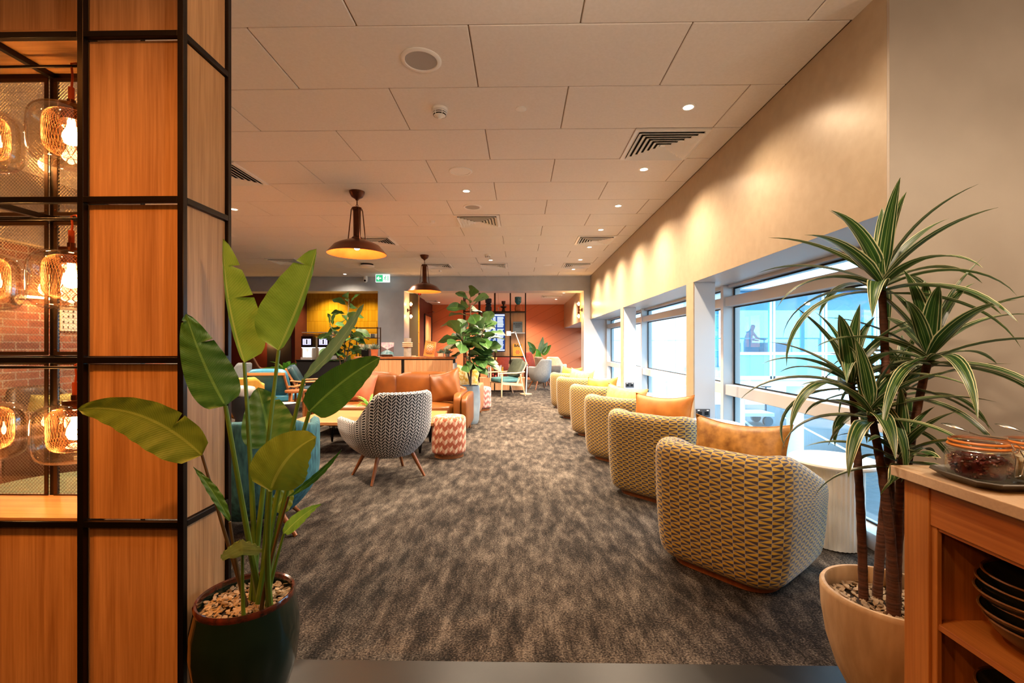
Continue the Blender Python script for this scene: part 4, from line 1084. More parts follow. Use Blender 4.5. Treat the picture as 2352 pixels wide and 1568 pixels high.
def sofa(x0, x1, y0, y1, label, mat='leather'):
    cx = (x0 + x1) / 2; t = thing('sofa', label, 'sofa', (cx, y0, 0)); Wd = x1 - x0; h = Wd / 2; D = y1 - y0; mt = M[mat]
    b = MB(); pillow_box(b, -h + .18, h - .18, .04, D - .05, .13, .30, .005); weld(b.build('base', mt, t, angle=60))
    for s in (-1, 1):
        a, c = (h - .20, h - .09) if s > 0 else (-h + .09, -h + .20)
        b = MB(); pillow_box(b, a, c, 0, D - .02, .13, .585, .006); weld(b.build('arm', mt, t, angle=60))
        a, c = (h - .09, h) if s > 0 else (-h, -h + .09)
        b = MB(); pillow_box(b, a, c, -.02, D, .11, .555, .006); weld(b.build('arm_panel', mt, t, angle=60))
    b = MB(); pillow_box(b, -h + .1, h - .1, D - .17, D, .13, .66, .01); weld(b.build('back_frame', mt, t, angle=60))
    for i in range(2):
        a = -h + .205 + i * (Wd - .41) / 2; c = a + (Wd - .41) / 2 - .006
        b = MB(); pillow_box(b, a, c, 0.02, D - .24, .29, .43, .018); weld(b.build('seat_cushion', mt, t, angle=60))
        b = MB(); pillow_box(b, a, c, D - .36, D - .16, .41, .83, .03)
        o = weld(b.build('back_cushion', mt, t, angle=60))
    for sx in (-h + .06, h - .06):
        for sy in (.06, D - .06):
            MB().cyl((sx, sy, 0), (sx, sy, .14), .014, .022, 12).build('leg', M['walnut'], t)
    return t
sofa(px(697, 6.1), -.70, 6.12, 7.0, 'long tan leather sofa behind the coffee table')
cushion('cushion', 'glossy tan leather cushion at the right end of the long sofa', 'leather', (-1.06, 6.50, .66), (R(-16), R(-14), R(-12)), .46, .46, .15)
M['rose_leather'] = noisy('rose_brown_leather', '#a05c40', '#b26a4c', 10, .5, .08)
cushion('cushion', 'rose-brown leather cushion at the left of the long sofa', 'rose_leather', (-2.30, 6.52, .645), (R(-14), R(10), R(6)), .46, .44, .15)
sofa(-2.75, -.67, 7.72, 8.55, 'brown leather sofa behind the wooden partition and fig tree', 'leather_brown')
M['yellow_leafprint'] = noisy('yellow_leaf_print', '#c79a34', '#ded0a0', 18, .8, .05, lo=.42, hi=.58)
cushion('cushion', 'yellow and white leaf-print cushion on the brown sofa behind the fig tree', 'yellow_leafprint', (-.95, 8.02, .66), (R(-18), R(8), R(-14)), .46, .46, .14)

# ---------------- coffee table ----------------
t = thing('coffee_table', 'low wooden coffee table with black hairpin legs in front of the tan sofa', 'coffee table', (-1.75, 5.55, 0))
poly = [(-.86, -.50), (-.3, -.49), (.3, -.505), (.80, -.5), (.82, .1), (.80, .44), (.2, .45), (-.4, .44), (-.78, .45), (-.82, 0)]
MB().prism(poly, .355, .39).build('table_top', M['teak'], t, smooth=False, bevel=.004)
for sx in (-.66, .6):
    for sy in (-.28, .32):
        for dx in (-1, 0, 1):
            pass
        b = MB()
        for dx in (-.05, 0, .05):
            b.tube([(sx + dx, sy + (.04 if dx == 0 else 0), .355), (sx + dx * .12, sy, .012), (sx, sy, .006)], .006, 8)
        b.bx(sx - .065, sx + .065, sy - .03, sy + .05, .349, .3555)
        b.build('hairpin_leg', M['black'], t)
# ---------------- small fern on the coffee table ----------------
M['fern'] = leafmat('fern_green', '#4f8a2c', '#6ba33a', '#8cc060', trans=.3)
M['terracotta_pot'] = noisy('terracotta_pot', '#a4532a', '#b8653a', 12, .7, .1)
M['leaf_green'] = leafmat('glossy_green_leaf', '#1c3e14', '#31591d', '#5f8440', rough=.5, nvein=10, slope=1.2, trans=.14, underside='#566f3c')
def fronds(t, z, n, L, hw, seed, mat='fern', up=60, name='frond', serr=True):
    rnd = random.Random(seed)
    for i in range(n):
        az = i * 2.39996 + rnd.uniform(-.3, .3); el = R(up + rnd.uniform(-25, 22)); l = L * rnd.uniform(.7, 1.1)
        p = V((0, 0, z)); m = 16; b = MB(); hx = V((cos(az), sin(az), 0)); sd = V((-sin(az), cos(az), 0)); rows = []
        for j in range(m + 1):
            f = j / m; e_ = el - R(75) * f; tg = hx * cos(e_) + V((0, 0, sin(e_))); nn = -hx * sin(e_) + V((0, 0, cos(e_)))
            wd = hw * sin(pi * min(1, .05 + f * .95)) ** .7 * ((.45 if j % 2 else 1) if serr else 1)
            rows.append([p + sd * wd * x + nn * .3 * abs(x) * wd for x in (-1, 0, 1)]); p = p + tg * l / m
        for r_ in rows: b.v += r_
        for j in range(m):
            for x in range(2): b.f.append([j * 3 + x, j * 3 + x + 1, j * 3 + x + 4, j * 3 + x + 3]); b.uv.append([(x / 2, j / m), ((x + 1) / 2, j / m), ((x + 1) / 2, (j + 1) / m), (x / 2, (j + 1) / m)]); b.mi.append(0)
        b.build(name, M[mat], t, angle=180)
p = at(850, 935, 5.35)
t = thing('potted_fern', 'small bright green fern in a clay pot on the coffee table', 'potted plant', (p.x, 5.35, .39))
MB().lathe([(0, .001), (.05, .001), (.065, .10), (.07, .105), (.063, .105), (.058, .09), (0, .088)], 28).build('pot', M['terracotta_pot'], t)
fronds(t, .095, 22, .27, .022, 5)

# ---------------- chevron poufs ----------------
def pouf(x, y, r, h, mat, label, rz=0):
    t = thing('pouf', label, 'pouf', (x, y, 0), rz)
    MB().lathe([(0, 0), (r * .86, 0), (r * .86, .045), (0, .045)], 40).build('plinth', M['walnut'], t)
    MB().lathe([(r * .86, .04), (r * .97, .05), (r, .075), (r * 1.01, h * .5), (r, h - .045), (r * .975, h - .018), (r * .9, h - .002), (r * .6, h + .006), (0, h + .008)], 64, uvr=.0592 * 22 / 2 / pi).build('upholstery', M[mat], t, angle=80)
    return t
pouf(px(1031, 5.18), 5.18, .19, .45, 'pouf', 'round terracotta chevron pouf beside the patterned armchair')
pouf(-.745, 8.84, .185, .44, 'pouf2', 'round dusty pink chevron pouf behind the blue-grey planter')

# ---------------- shell armchair ----------------
def shell_chair(name, label, mat, inner, legm, loc, rz, W_=.40, hb=.80, ha=.53, zb=.20, legs=None, th=.07, depth=.36, lean=.10, cat='armchair', zl=None, arm=.26, bw=.26):
    t = thing(name, label, cat, loc, rz)
    # angle: 0 = back (-y); goes to +-130 deg at the arm fronts
    def h(a):
        q = abs(a) / R(128); return ha + (hb - ha) * (1 - sstep((q - bw) / .3)) - .03 * max(0, q - .75)
    nA, nZ = 44, 14
    def outer(a, c, off=0.0):
        an = (a * 2 - 1) * R(128); hh = h(an); z = zb + (hh - zb) * c
        q = (z - zb) / (hb - zb)
        r = 1 - .42 * (1 - min(q / .5, 1)) ** 2.2; ln = lean * q * max(cos(an), 0)
        if abs(an) <= pi / 2: x = (W_ - off) * sin(an) * r; y = -(depth - off) * cos(an) * r - ln
        else:
            k = (abs(an) - pi / 2) / R(38); x = math.copysign((W_ - off) * r * (1 - .06 * k), an); y = arm * k * (.55 + .45 * r)
        return x, y, z
    b = MB()
    prof = [i / nZ for i in range(nZ + 1)]
    def fn(a, c):
        if c <= .5: return outer(a, c * 2)
        k = (c - .5) * 2
        if k < .12:
            x, y, z = outer(a, 1, th * .5); return (x, y, z + .018)
        x, y, z = outer(a, 1 - (k - .12) / .88 * .75, th); return (x, y, z)
    L = 2 * R(128) * W_
    b.grid(fn, nA, nZ * 2, uv=lambda a, c: (a * L, c * 2 * (hb - zb)))
    m_ = nA + 1
    for i in (0, nA):
        f = [k * m_ + i for k in range(nZ * 2 + 1)]; b.f.append(f if i else f[::-1]); b.uv.append([(b.v[q].y, b.v[q].z) for q in f]); b.mi.append(0)
    nb = m_ * 1
    b.f.append([i for i in range(m_)][::-1]); b.uv.append([(b.v[i].x, b.v[i].y) for i in range(m_)][::-1]); b.mi.append(0)
    b.build('shell', M[mat], t, angle=70)
    b = MB(); b.grid(lambda a, c: ((a - .5) * 2 * (W_ - th - .03) * (1 - .25 * (1 - c)), -depth + th + .06 + c * (depth * 1.55), .43 + .02 * sin(pi * a) * sin(pi * c) - (.09 if a in (0, 1) or c in (0, 1) else 0)), 14, 14, uv=lambda a, c: (a * .6, c * .6))
    b.bx(-(W_ - th) * .72, (W_ - th) * .72, -depth * .5, depth * .55, zb + .07, .36); b.build('seat', M[inner], t, angle=50)
    for (sx, sy) in legs or ((-.26, -.22), (.26, -.22), (-.26, .24), (.26, .24)):
        MB().cyl((sx * .62, sy * .62, (zl or zb + .03)), (sx, sy, 0), .021, .012, 14).build('leg', M[legm], t)
    return t
shell_chair('shell_armchair', 'black and white zigzag-weave armchair seen from behind by the coffee table', 'zig', 'zig', 'walnut', (px(893, 4.38), 4.38, 0), R(40), .395, .815, .55, .215, arm=.34, bw=.30)
# teal armchair peeking out behind the pillar and banana plant
M['teal'] = noisy('teal_chenille', '#1c4650', '#3f7880', 45, .85, .3, sc3=(1, 1, .25), bdist=.004)
M['mauve'] = noisy('mauve_leather', '#6f463f', '#7d5248', 8, .5, .06)
shell_chair('tub_chair', 'teal chenille tub chair on wooden legs behind the banana plant', 'teal', 'mauve', 'walnut', (px(590, 3.12), 3.12, 0), R(20), .40, .76, .70, .12, lean=.02, zl=.13, legs=((-.27, -.24), (.27, -.24), (-.24, .24), (.24, .24)))

# ---------------- low wooden partition with things on top ----------------
PX0, PX1, PY0, PY1, PZ = px(813, 7.1), -1.02, 7.1, 7.42, 1.06
t = thing('partition', 'low partition with pale slatted wood panels behind the tan sofa', 'partition', ((PX0 + PX1) / 2, PY0, 0)); h = (PX1 - PX0) / 2
MB().bx(-h, h, 0, .32, PZ - .035, PZ).build('top', M['walnut'], t, smooth=False, bevel=.004)
MB().bx(-h + .02, h - .02, .02, .30, 0, PZ - .036).build('carcass', M['dark'], t, smooth=False)
xm = px(925, 7.1) - (PX0 + PX1) / 2
for a, c in ((-h + .02, xm - .025), (xm + .025, h - .02)):
    b = MB(); n = max(3, int((c - a) / .06))
    for i in range(n): b.bx(a + (c - a) * i / n + .0008, a + (c - a) * (i + 1) / n - .0008, .0, .02, .08, PZ - .05)
    b.build('slat_panel', M['veneer_far'], t, smooth=False)
b = MB(); b.bx(h - .019, h, .0, .32, .05, PZ - .10); b.build('end_panel', M['white_paint'], t, smooth=False)
def onpart(u): return px(u, 7.22)
# vase with ring
M['vase'] = noisy('grey_stoneware', '#8b847c', '#a59a8c', 20, .5, .1)
t = thing('vase', 'grey cylindrical vase with thick collar ring on the partition', 'vase', (onpart(936), 7.22, PZ))
MB().lathe([(0, 0), (.058, 0), (.056, .14), (.056, .145), (.06, .15)], 36).build('vase_body', M['vase'], t)
b = MB(); 
for k in range(3): b.lathe([(.05, .148 + k * .026), (.075, .15 + k * .026), (.084, .161 + k * .026), (.075, .172 + k * .026), (.05, .174 + k * .026)], 36)
b.build('collar', M['paleash'], t); MB().lathe([(.05, .225), (.056, .228), (.056, .29), (.05, .29), (.05, .24), (0, .24)], 36).build('neck', M['vase'], t)
# propped orange book
M['orange_cover'] = P('orange_book_cover', '#d2761c', .5); M['paper'] = P('paper_white', '#d8d0c0', .8); M['ink'] = P('dark_ink', '#3a2412', .7)
t = thing('book', 'orange hardback with a white flower emblem propped on the partition', 'book', (onpart(984), 7.24, PZ), R(0))
t.rotation_euler = (R(-12), R(9), R(14))
MB().bx(-.085, .085, 0, .004, .004, .25).build('cover', M['orange_cover'], t, smooth=False)
MB().bx(-.082, .088, .004, .028, .008, .247).build('pages', M['paper'], t, smooth=False)
b = MB()
for k in range(12):
    an = k * pi / 6
    for q, r in ((.035, .012), (.055, .009)): b.cyl((q * cos(an + q * 9), -.0005, .145 + q * sin(an + q * 9)), (q * cos(an + q * 9), .001, .145 + q * sin(an + q * 9)), r * .62, n=8)
b.cyl((0, -.0005, .145), (0, .001, .145), .014, n=10); b.build('emblem', M['paper'], t, smooth=False)
b = MB(); b.bx(-.055, .055, -.0005, .001, .222, .23); b.bx(-.05, .05, -.0005, .001, .052, .06); b.bx(-.04, .04, -.0005, .001, .036, .042); b.build('title_lines', M['ink'], t, smooth=False)
# landscape picture card
def landscape():
    m = P('mountain_lake_print', '#8899aa', .5); nt, bb = nt_of(m); tc = nd(nt, 'ShaderNodeTexCoord'); s = nd(nt, 'ShaderNodeSeparateXYZ', {0: tc.outputs['Object']})
    n = nd(nt, 'ShaderNodeTexNoise', {'Vector': ocoord(nt), 'Scale': 26, 'Detail': 4})
    sky = ramp(nt, n, [(.35, '#8f86a8'), (.55, '#d9b0b8'), (.7, '#e6cfc4')]); wat = ramp(nt, n, [(.35, '#3c7a80'), (.55, '#86a8b8'), (.75, '#c8ccd2')])
    c = mixc(nt, mth(nt, 'GREATER_THAN', s.outputs[2], .115), wat, sky)
    mt_ = mth(nt, 'MULTIPLY', mth(nt, 'LESS_THAN', mth(nt, 'ABSOLUTE', mth(nt, 'SUBTRACT', s.outputs[2], .115)), mth(nt, 'MULTIPLY', mth(nt, 'ABSOLUTE', s.outputs[0]), .5)), 1)
    c2 = mixc(nt, mt_, c, lin('#5b4a50')); nt.links.new(c2.outputs[0], bb.inputs['Base Color']); return m
M['landscape'] = landscape()
t = thing('picture_card', 'small unframed mountain lake picture standing on the partition', 'picture', (onpart(888), 7.24, PZ)); t.rotation_euler = (R(-8), 0, 0)
MB().bx(-.10, .10, 0, .012, .002, .225).build('print', M['landscape'], t, smooth=False)
b = MB(); b.bar((-.05, -.03, .004), (-.05, .05, .02), .012, .012); b.bar((.05, -.03, .004), (.05, .05, .02), .012, .012); b.bar((-.09, -.012, .02), (.09, -.012, .02), .012, .02)
for q in range(9): b.ball((-.09 + .022 * q, -.03, .01), .014, .012, .01, 6)
b.build('easel', M['copper'], t)
# succulents
M['bluegreen'] = noisy('blue_green_succulent', '#4a5e50', '#6b7f6e', 20, .6, .1)
def succ(u, potmat, label, pr=.045, ph=.06, sq=False, y=7.22, tall=.06, n=34, sd=1):
    t = thing('potted_succulent', label, 'potted plant', (onpart(u), y, PZ))
    if sq: MB().bx(-pr, pr, -pr, pr, .0, ph).build('pot', M[potmat], t, smooth=False, bevel=.003)
    else: MB().lathe([(0, 0), (pr * .82, 0), (pr, ph * .9), (pr * 1.06, ph * .9), (pr * 1.06, ph), (pr * .9, ph), (pr * .9, ph * .85), (0, ph * .85)], 24).build('pot', M[potmat], t)
    rnd = random.Random(sd); b = MB()
    for i in range(n):
        az = i * 2.4; q = i / n; L = tall * rnd.uniform(.6, 1.2); e_ = R(85 - 70 * q)
        d = V((cos(az) * cos(e_), sin(az) * cos(e_), sin(e_))); o = V((cos(az) * pr * .5 * q, sin(az) * pr * .5 * q, ph))
        b.tube([o, o + d * L * .5, o + d * L], [.005, .008, .001], 5)
    b.build('foliage', M['bluegreen'], t); return t
succ(1013, 'paleash', 'small grey-green succulent in a square pale wooden pot on the partition', .042, .055, True, sd=2)
succ(1028, 'vase', 'small succulent in a grey pot at the right end of the partition', .035, .045, sd=3, tall=.085)
succ(860, 'terracotta_pot', 'round orange pot with thin cactus sprigs on the partition', .058, .115, sd=4, tall=.10)
succ(841, 'black', 'spiky succulent in a square black pot on the partition', .058, .105, True, sd=5, tall=.08)
b = MB(); b.lathe([(.028, .008), (.036, 0), (.036, .016), (.028, .008)], 24); b.ball((0, 0, .008), .02, .02, .008)
tag(b.build('napkin_ring', M['paleash'], loc=(onpart(951), 7.2, PZ)), 'small pale wooden ring lying beside the vase on the partition', 'ornament')

# ---------------- fiddle-leaf figs ----------------
M['bark'] = noisy('grey_brown_bark', '#5d4c3a', '#78664f', 30, .85, .3, sc3=(1, 1, .3)); M['planter'] = noisy('blue_grey_planter', '#7d8b96', '#8d9aa3', 9, .55, .08)
def fiddle(x, y, potr, poth, potm, top, label, seed, nl=58, spread=.38, stems=3, z0=.55, pot=True, scale=1.0, flip=0):
    t = thing('fiddle_leaf_fig', label, 'potted tree', (x, y, 0)); rnd = random.Random(seed)
    MB().lathe([(0, 0), (potr * .74, 0), (potr * .86, .05), (potr, poth * .5), (potr * .98, poth * .8), (potr * .9, poth), (potr * .82, poth), (potr * .84, poth * .9)], 40).build('pot', M[potm], t)
    MB().lathe([(0, poth * .9), (potr * .84, poth * .9)], 28).build('soil', M['soil'], t)
    tips = []
    for s in range(stems):
        an = s * 2 * pi / stems + seed; tp = V((spread * (.12 if s == 0 else .55) * cos(an), spread * .5 * sin(an), top * (1 if s == 0 else rnd.uniform(.68, .82)) - .08))
        pts = []
        for i in range(13):
            q = i / 12; pts.append(V((tp.x * q ** 1.6 + .012 * sin(q * 9 + s), tp.y * q ** 1.6 + .012 * cos(q * 7 + s), poth * .85 + (tp.z - poth * .85) * q)))
        MB().tube(pts, [.017 - .011 * i / 12 for i in range(13)], 8).build('stem', M['bark'], t); tips.append(pts)
    per = nl // stems
    for s in range(stems):
        n = per + (nl % stems if s == 0 else 0)
        for i in range(n):
            q = (i + .5) / n; z = max(z0, poth + .15); pts = tips[s]; zt = pts[-1].z
            zz = z + (zt - z) * q ** .85; k = min(range(13), key=lambda j: abs(pts[j].z - zz)); o = pts[k].copy(); o.z = zz
            az = i * 2.39996 + s * 1.3 + rnd.uniform(-.3, .3); el = R(rnd.uniform(-18, 42) + (38 if q > .88 else 0))
            d = V((cos(az) * cos(el), sin(az) * cos(el), sin(el)))
            if zz < flip and d.x < .25: d.x = abs(d.x)
            pet = .05 + .10 * (1 - q) * rnd.uniform(.5, 1.3)
            L = rnd.uniform(.17, .26) * scale; up = V((0, 0, 1)) - d * d.z; up.normalize()
            tilt = Matrix.Rotation(rnd.uniform(-.9, .9), 3, d); up = tilt @ up; sd = d.cross(up).normalized(); b = MB(); rows = []
            p0 = o + d * pet; m = 8
            for j in range(m + 1):
                f = j / m; wd = L * .34 * (sin(pi * f ** 1.25) ** .75 if 0 < f < 1 else 0) * (1 - .28 * math.exp(-((f - .38) / .14) ** 2)) + .001
                c = p0 + d * (L * f) - V((0, 0, 1)) * (L * .22 * f * f)
                rows.append([c + sd * wd * x + up * (.25 * abs(x) * wd + .008 * sin(f * 14 + x * 2) * abs(x)) for x in (-1, -.5, 0, .5, 1)])
            for r_ in rows: b.v += r_
            for j in range(m):
                for xx in range(4): b.f.append([j * 5 + xx, j * 5 + xx + 1, (j + 1) * 5 + xx + 1, (j + 1) * 5 + xx]); b.uv.append([(xx / 4, j / m), ((xx + 1) / 4, j / m), ((xx + 1) / 4, (j + 1) / m), (xx / 4, (j + 1) / m)]); b.mi.append(0)
            b.tube([o, p0 + d * .01], .0035, 5)
            b.build('leaf', M['leaf_green'], t, angle=180)
    return t
fiddle(-.80, 7.33, .165, .60, 'planter', 2.08, 'tall fiddle-leaf fig in a tall blue-grey planter beside the tan sofa', 21, 96, .44, 3, .9, scale=1.4, flip=1.16)
fiddle(px(790, 9.0), 9.0, .17, .5, 'black', 2.25, 'fiddle-leaf fig tree in front of the black coffee counter', 33, 72, .46, 3, .85, scale=1.3)
# ---------------- wooden lounge chairs ----------------
M['blue_cush'] = noisy('petrol_blue_leather', '#2a6a86', '#3b82a0', 8, .4, .06); M['green_cush'] = noisy('dark_green_velvet', '#3a4034', '#4c5344', 12, .7, .1)
M['teal_cush'] = noisy('blue_green_velvet', '#3d6a70', '#4e7d80', 12, .7, .1); M['dkteal'] = noisy('dark_teal_leather', '#16323a', '#22444c', 8, .4, .06)
def lounge(label, wmat, bm, sm, loc, rz, group=None):
    t = thing('lounge_chair', label, 'armchair', loc, rz, group); w_ = M[wmat]; X_ = .33
    for s in (-1, 1):
        MB().tube([(s * X_, .30, 0), (s * X_, .30, .25), (s * X_, .29, .55)], [.012, .02, .017], 10).build('leg', w_, t)
        MB().tube([(s * X_, -.34, 0), (s * X_, -.25, .28), (s * X_, -.20, .54)], [.012, .02, .016], 10).build('leg', w_, t)
        MB().tube([(s * X_, .36, .555), (s * X_, .2, .565), (s * X_, -.1, .56), (s * X_, -.32, .585)], [.016, .02, .02, .016], 10).build('armrest', w_, t)
        b = MB(); b.bar((s * X_, .30, .33), (s * X_, -.27, .27), .025, .06); b.build('side_rail', w_, t, smooth=False)
        b = MB(); b.bar((s * (X_ - .03), -.12, .30), (s * (X_ - .05), -.40, .80), .022, .035); b.build('back_post', w_, t, smooth=False)
    b = MB(); b.bar((-X_, .29, .32), (X_, .29, .32), .05, .025); b.bar((-X_, -.25, .27), (X_, -.25, .27), .05, .025); b.build('cross_rail', w_, t, smooth=False)
    b = MB(); b.bar((-X_ + .03, -.40, .79), (X_ - .03, -.40, .79), .03, .045); b.build('top_rail', w_, t, smooth=False, bevel=.006)
    b = MB(); pillow_box(b, -.29, .29, -.24, .32, .335, .445, .015); weld(b.build('seat_cushion', M[sm], t, angle=60))
    b = MB(); pillow_box(b, -.285, .285, -.06, .06, -.20, .23, .02); o = weld(b.build('back_cushion', M[bm], t, angle=60)); o.location = (0, -.24, .64); o.rotation_euler = (R(28), 0, 0)
    return t
lounge('wooden lounge chair with dark green back cushion, facing left before the screen wall', 'paleash', 'green_cush', 'teal_cush', (-.33, 11.36, 0), R(118))
lounge('wooden lounge chair with petrol blue cushions seen from behind between the banana stalks', 'teak', 'blue_cush', 'blue_cush', (px(626, 7.4), 7.5, 0), R(6))
lounge('lounge chair with dark teal cushions, left behind the tan sofa', 'teak', 'dkteal', 'dkteal', (px(722, 8.9), 8.75, 0), R(-70))

def stool(name, label, mat, x, y, h, r, topmat=None, cat='stool', group=None):
    t = thing(name, label, cat, (x, y, 0), 0, group)
    MB().lathe([(0, 0), (r * .95, 0), (r, .02), (r * .8, h * .25), (r * .42, h * .48), (r * .8, h * .72), (r * 1.0, h - .03), (r, h), (r * .9, h), (r * .7, h - .03), (0, h - .04)], 40).build('body', M[mat], t, angle=60)
    if topmat: MB().lathe([(0, h - .022), (r * .84, h - .022), (r * .86, h - .006), (r * .84, h - .003), (0, h - .003)], 36).build('inlay', M[topmat], t)
    return t
M['ebony'] = P('ebonised_wood', '#17171a', .45); M['mint'] = P('pale_mint_top', '#b4c2ae', .4); M['ochre'] = noisy('ochre_lacquer', '#a8791c', '#b98a2a', 9, .45, .03)
stool('hourglass_stool', 'black hourglass stool with a pale mint top beside the coffee table', 'ebony', -2.93, 5.72, .52, .14, 'mint')
stool('hourglass_stool', 'black hourglass stool behind the banana plant by the pillar edge', 'ebony', px(553, 5.9), 5.9, .58, .15)
stool('hourglass_stool', 'ochre yellow hourglass stool in front of the alcove', 'ochre', px(657, 11.0), 11.0, .66, .13)
b = MB(); pillow_box(b, -.13, .13, -.13, .13, 0, .12, .02)
o = weld(b.build('cushion', M['zig'], None, angle=60)); o.location = (px(553, 5.9), 5.9, .582); tag(o, 'black and white woven cushion on the black stool behind the banana plant', 'cushion')
M['mustard'] = noisy('mustard_velvet', '#b9832a', '#c9943a', 14, .75, .06); M['taupe'] = noisy('taupe_fabric', '#6b5a4c', '#7a6858', 20, .85, .06)
M['red_fab'] = noisy('brick_red_fabric', '#8f3a2c', '#a04636', 16, .8, .05); M['grey_fab'] = noisy('pale_grey_fabric', '#8d9296', '#9da2a5', 30, .85, .05)
M['cream_fab'] = noisy('cream_fabric', '#c9b896', '#d8c9a8', 20, .85, .05); M['brown_fab'] = noisy('red_brown_leather', '#6e3f2b', '#7d4a33', 8, .5, .05)
shell_chair('armchair', 'mustard velvet armchair back behind the banana leaf at left', 'mustard', 'mustard', 'walnut', (px(560, 6.75), 6.75, 0), R(30), .27, .77, .66, .18)
shell_chair('armchair', 'grey and white woven chair back cut off by the pillar edge', 'grey_fab', 'grey_fab', 'walnut', (px(540, 9.6), 9.6, 0), R(60), .25, .86, .6, .2)
shell_chair('armchair', 'red-brown high-backed chair beside the small round table in front of the alcove', 'brown_fab', 'brown_fab', 'walnut', (px(616, 12.0), 11.95, 0), R(-60), .30, .96, .62, .2)
M['salmon'] = noisy('salmon_cushion', '#b8623c', '#c9744c', 14, .7, .05)
shell_chair('armchair', 'pale grey shell chair right of the white floor lamp', 'grey_fab', 'grey_fab', 'walnut', (.56, 12.95, 0), R(25), .27, .83, .62, .2)
shell_chair('armchair', 'taupe shell chair in the far room right of the pale grey chair', 'taupe', 'cream_fab', 'walnut', (.86, 14.3, 0), R(-60), .33, .86, .60, .22)
shell_chair('armchair', 'cream fabric chair in the far room behind the taupe one', 'cream_fab', 'cream_fab', 'walnut', (1.16, 15.1, 0), R(-20), .32, .84, .60, .2)
shell_chair('armchair', 'brick-red high-backed chair behind the screen wall, left of its steel post', 'red_fab', 'red_fab', 'walnut', (px(1148, 14.4), 14.4, 0), R(30), .33, 1.0, .55, .2)
shell_chair('armchair', 'brick-red high-backed chair right of the screen wall below the far plant', 'red_fab', 'red_fab', 'walnut', (px(1214, 15.0), 15.0, 0), R(-10), .26, 1.0, .6, .2)
t = thing('side_table', 'small round wooden table in front of the red-brown chair at left', 'side table', (px(620, 11.1), 11.1, 0))
MB().lathe([(0, .53), (.235, .53), (.24, .545), (.235, .56), (0, .56)], 36).build('table_top', M['teak'], t); MB().cyl((0, 0, .02), (0, 0, .53), .025).build('stem', M['black'], t); MB().lathe([(0, 0), (.16, 0), (.16, .012), (0, .02)], 28).build('base', M['black'], t)
t = thing('side_table', 'small round red-brown side table behind the hourglass stool', 'side table', (px(680, 7.0), 7.0, 0))
MB().lathe([(0, .52), (.155, .52), (.16, .54), (.155, .555), (0, .555)], 36).build('table_top', M['walnut'], t)
for k in range(3): MB().cyl((.10 * cos(k * 2.1), .10 * sin(k * 2.1), .52), (.15 * cos(k * 2.1), .15 * sin(k * 2.1), 0), .016, .01, 10).build('leg', M['walnut'], t)

# ---------------- coffee counter ----------------
CY0 = 10.15; x0, x1 = px(681, CY0), px(880, CY0)
t = thing('coffee_counter', 'black coffee counter with two pale keys in its doors, behind the fig tree', 'counter', ((x0 + x1) / 2, CY0, 0)); h = (x1 - x0) / 2
MB().bx(-h, h, .0, .65, .03, .88).build('cabinet', M['ebony'], t, smooth=False, bevel=.003)
MB().bx(-h - .01, h + .01, -.02, .67, .88, .915).build('worktop', M['black'], t, smooth=False, bevel=.003)
for u in (716, 727):
    xx = px(u, CY0) - (x0 + x1) / 2
    b = MB(); b.cyl((xx, -.02, .76), (xx, 0, .76), .016, n=12); b.bx(xx - .006, xx + .006, -.022, -.016, .70, .75); b.build('lock', M['steelwire'], t)
M['steel_lit'] = P('pale_brushed_steel', '#c9c6c2', .3, .5); M['coffee_screen'] = emis('coffee_touch_screen', (.55, .5, .95, 1), 1.6); M['cool_strip'] = emis('cool_light_strip', (.95, .97, 1, 1), 9); M['beans'] = noisy('coffee_beans', '#3a1f10', '#5a3420', 60, .6, .3)
def coffee(u, label):
    y = CY0 + .12; t = thing('coffee_machine', label, 'coffee machine', (px(u, CY0), y, .9155), 0, 'self-service coffee machines')
    MB().bx(-.13, .13, .12, .42, .0, .50).build('body', M['steel_lit'], t, smooth=False, bevel=.006)
    b = MB(); b.bx(-.13, .13, -.06, .12, 0, .05); b.bx(-.12, -.10, -.02, .12, .05, .27); b.bx(.10, .12, -.02, .12, .05, .27); b.build('drip_tray', M['steel_lit'], t, smooth=False)
    MB().bx(-.13, .13, -.04, .12, .27, .52).build('screen_housing', M['screen_dark'], t, smooth=False, bevel=.004)
    b = MB(); b.bx(-.09, .09, -.044, -.04, .33, .46); b.build('screen', M['coffee_screen'], t, smooth=False)
    b = MB()
    for k in range(4):
        b.bx(-.08, -.03, -.0465, -.044, .345 + k * .03, .355 + k * .03); b.bx(.03, .08, -.0465, -.044, .345 + k * .03, .355 + k * .03)
    b.bx(-.015, .015, -.0465, -.044, .34, .45); b.build('menu_tiles', M['screen_dark'], t, smooth=False)
    MB().bx(-.12, .12, -.03, .11, .262, .27).build('light_strip', M['cool_strip'], t, smooth=False)
    b = MB(); b.bx(-.03, .03, -.02, .02, .20, .262); b.cyl((-.012, 0, .16), (-.012, 0, .2), .006); b.cyl((.012, 0, .16), (.012, 0, .2), .006); b.build('spout', M['white'], t)
    MB().bx(-.125, .125, .0, .38, .50, .60).build('bean_hopper', M['amberglass'], t, smooth=False); MB().bx(-.118, .118, .006, .37, .523, .57).build('coffee_beans', M['beans'], t, smooth=False)
    MB().bx(-.13, .13, -.01, .39, .60, .615).build('hopper_lid', M['steel_lit'], t, smooth=False)
    o = spot(t.location.x, y + .02, .9155 + .25, 14, (.95, .97, 1), 150)
coffee(701, 'left coffee machine with glowing menu screen on the black counter')
coffee(739, 'right coffee machine with glowing menu screen, half behind a banana leaf')
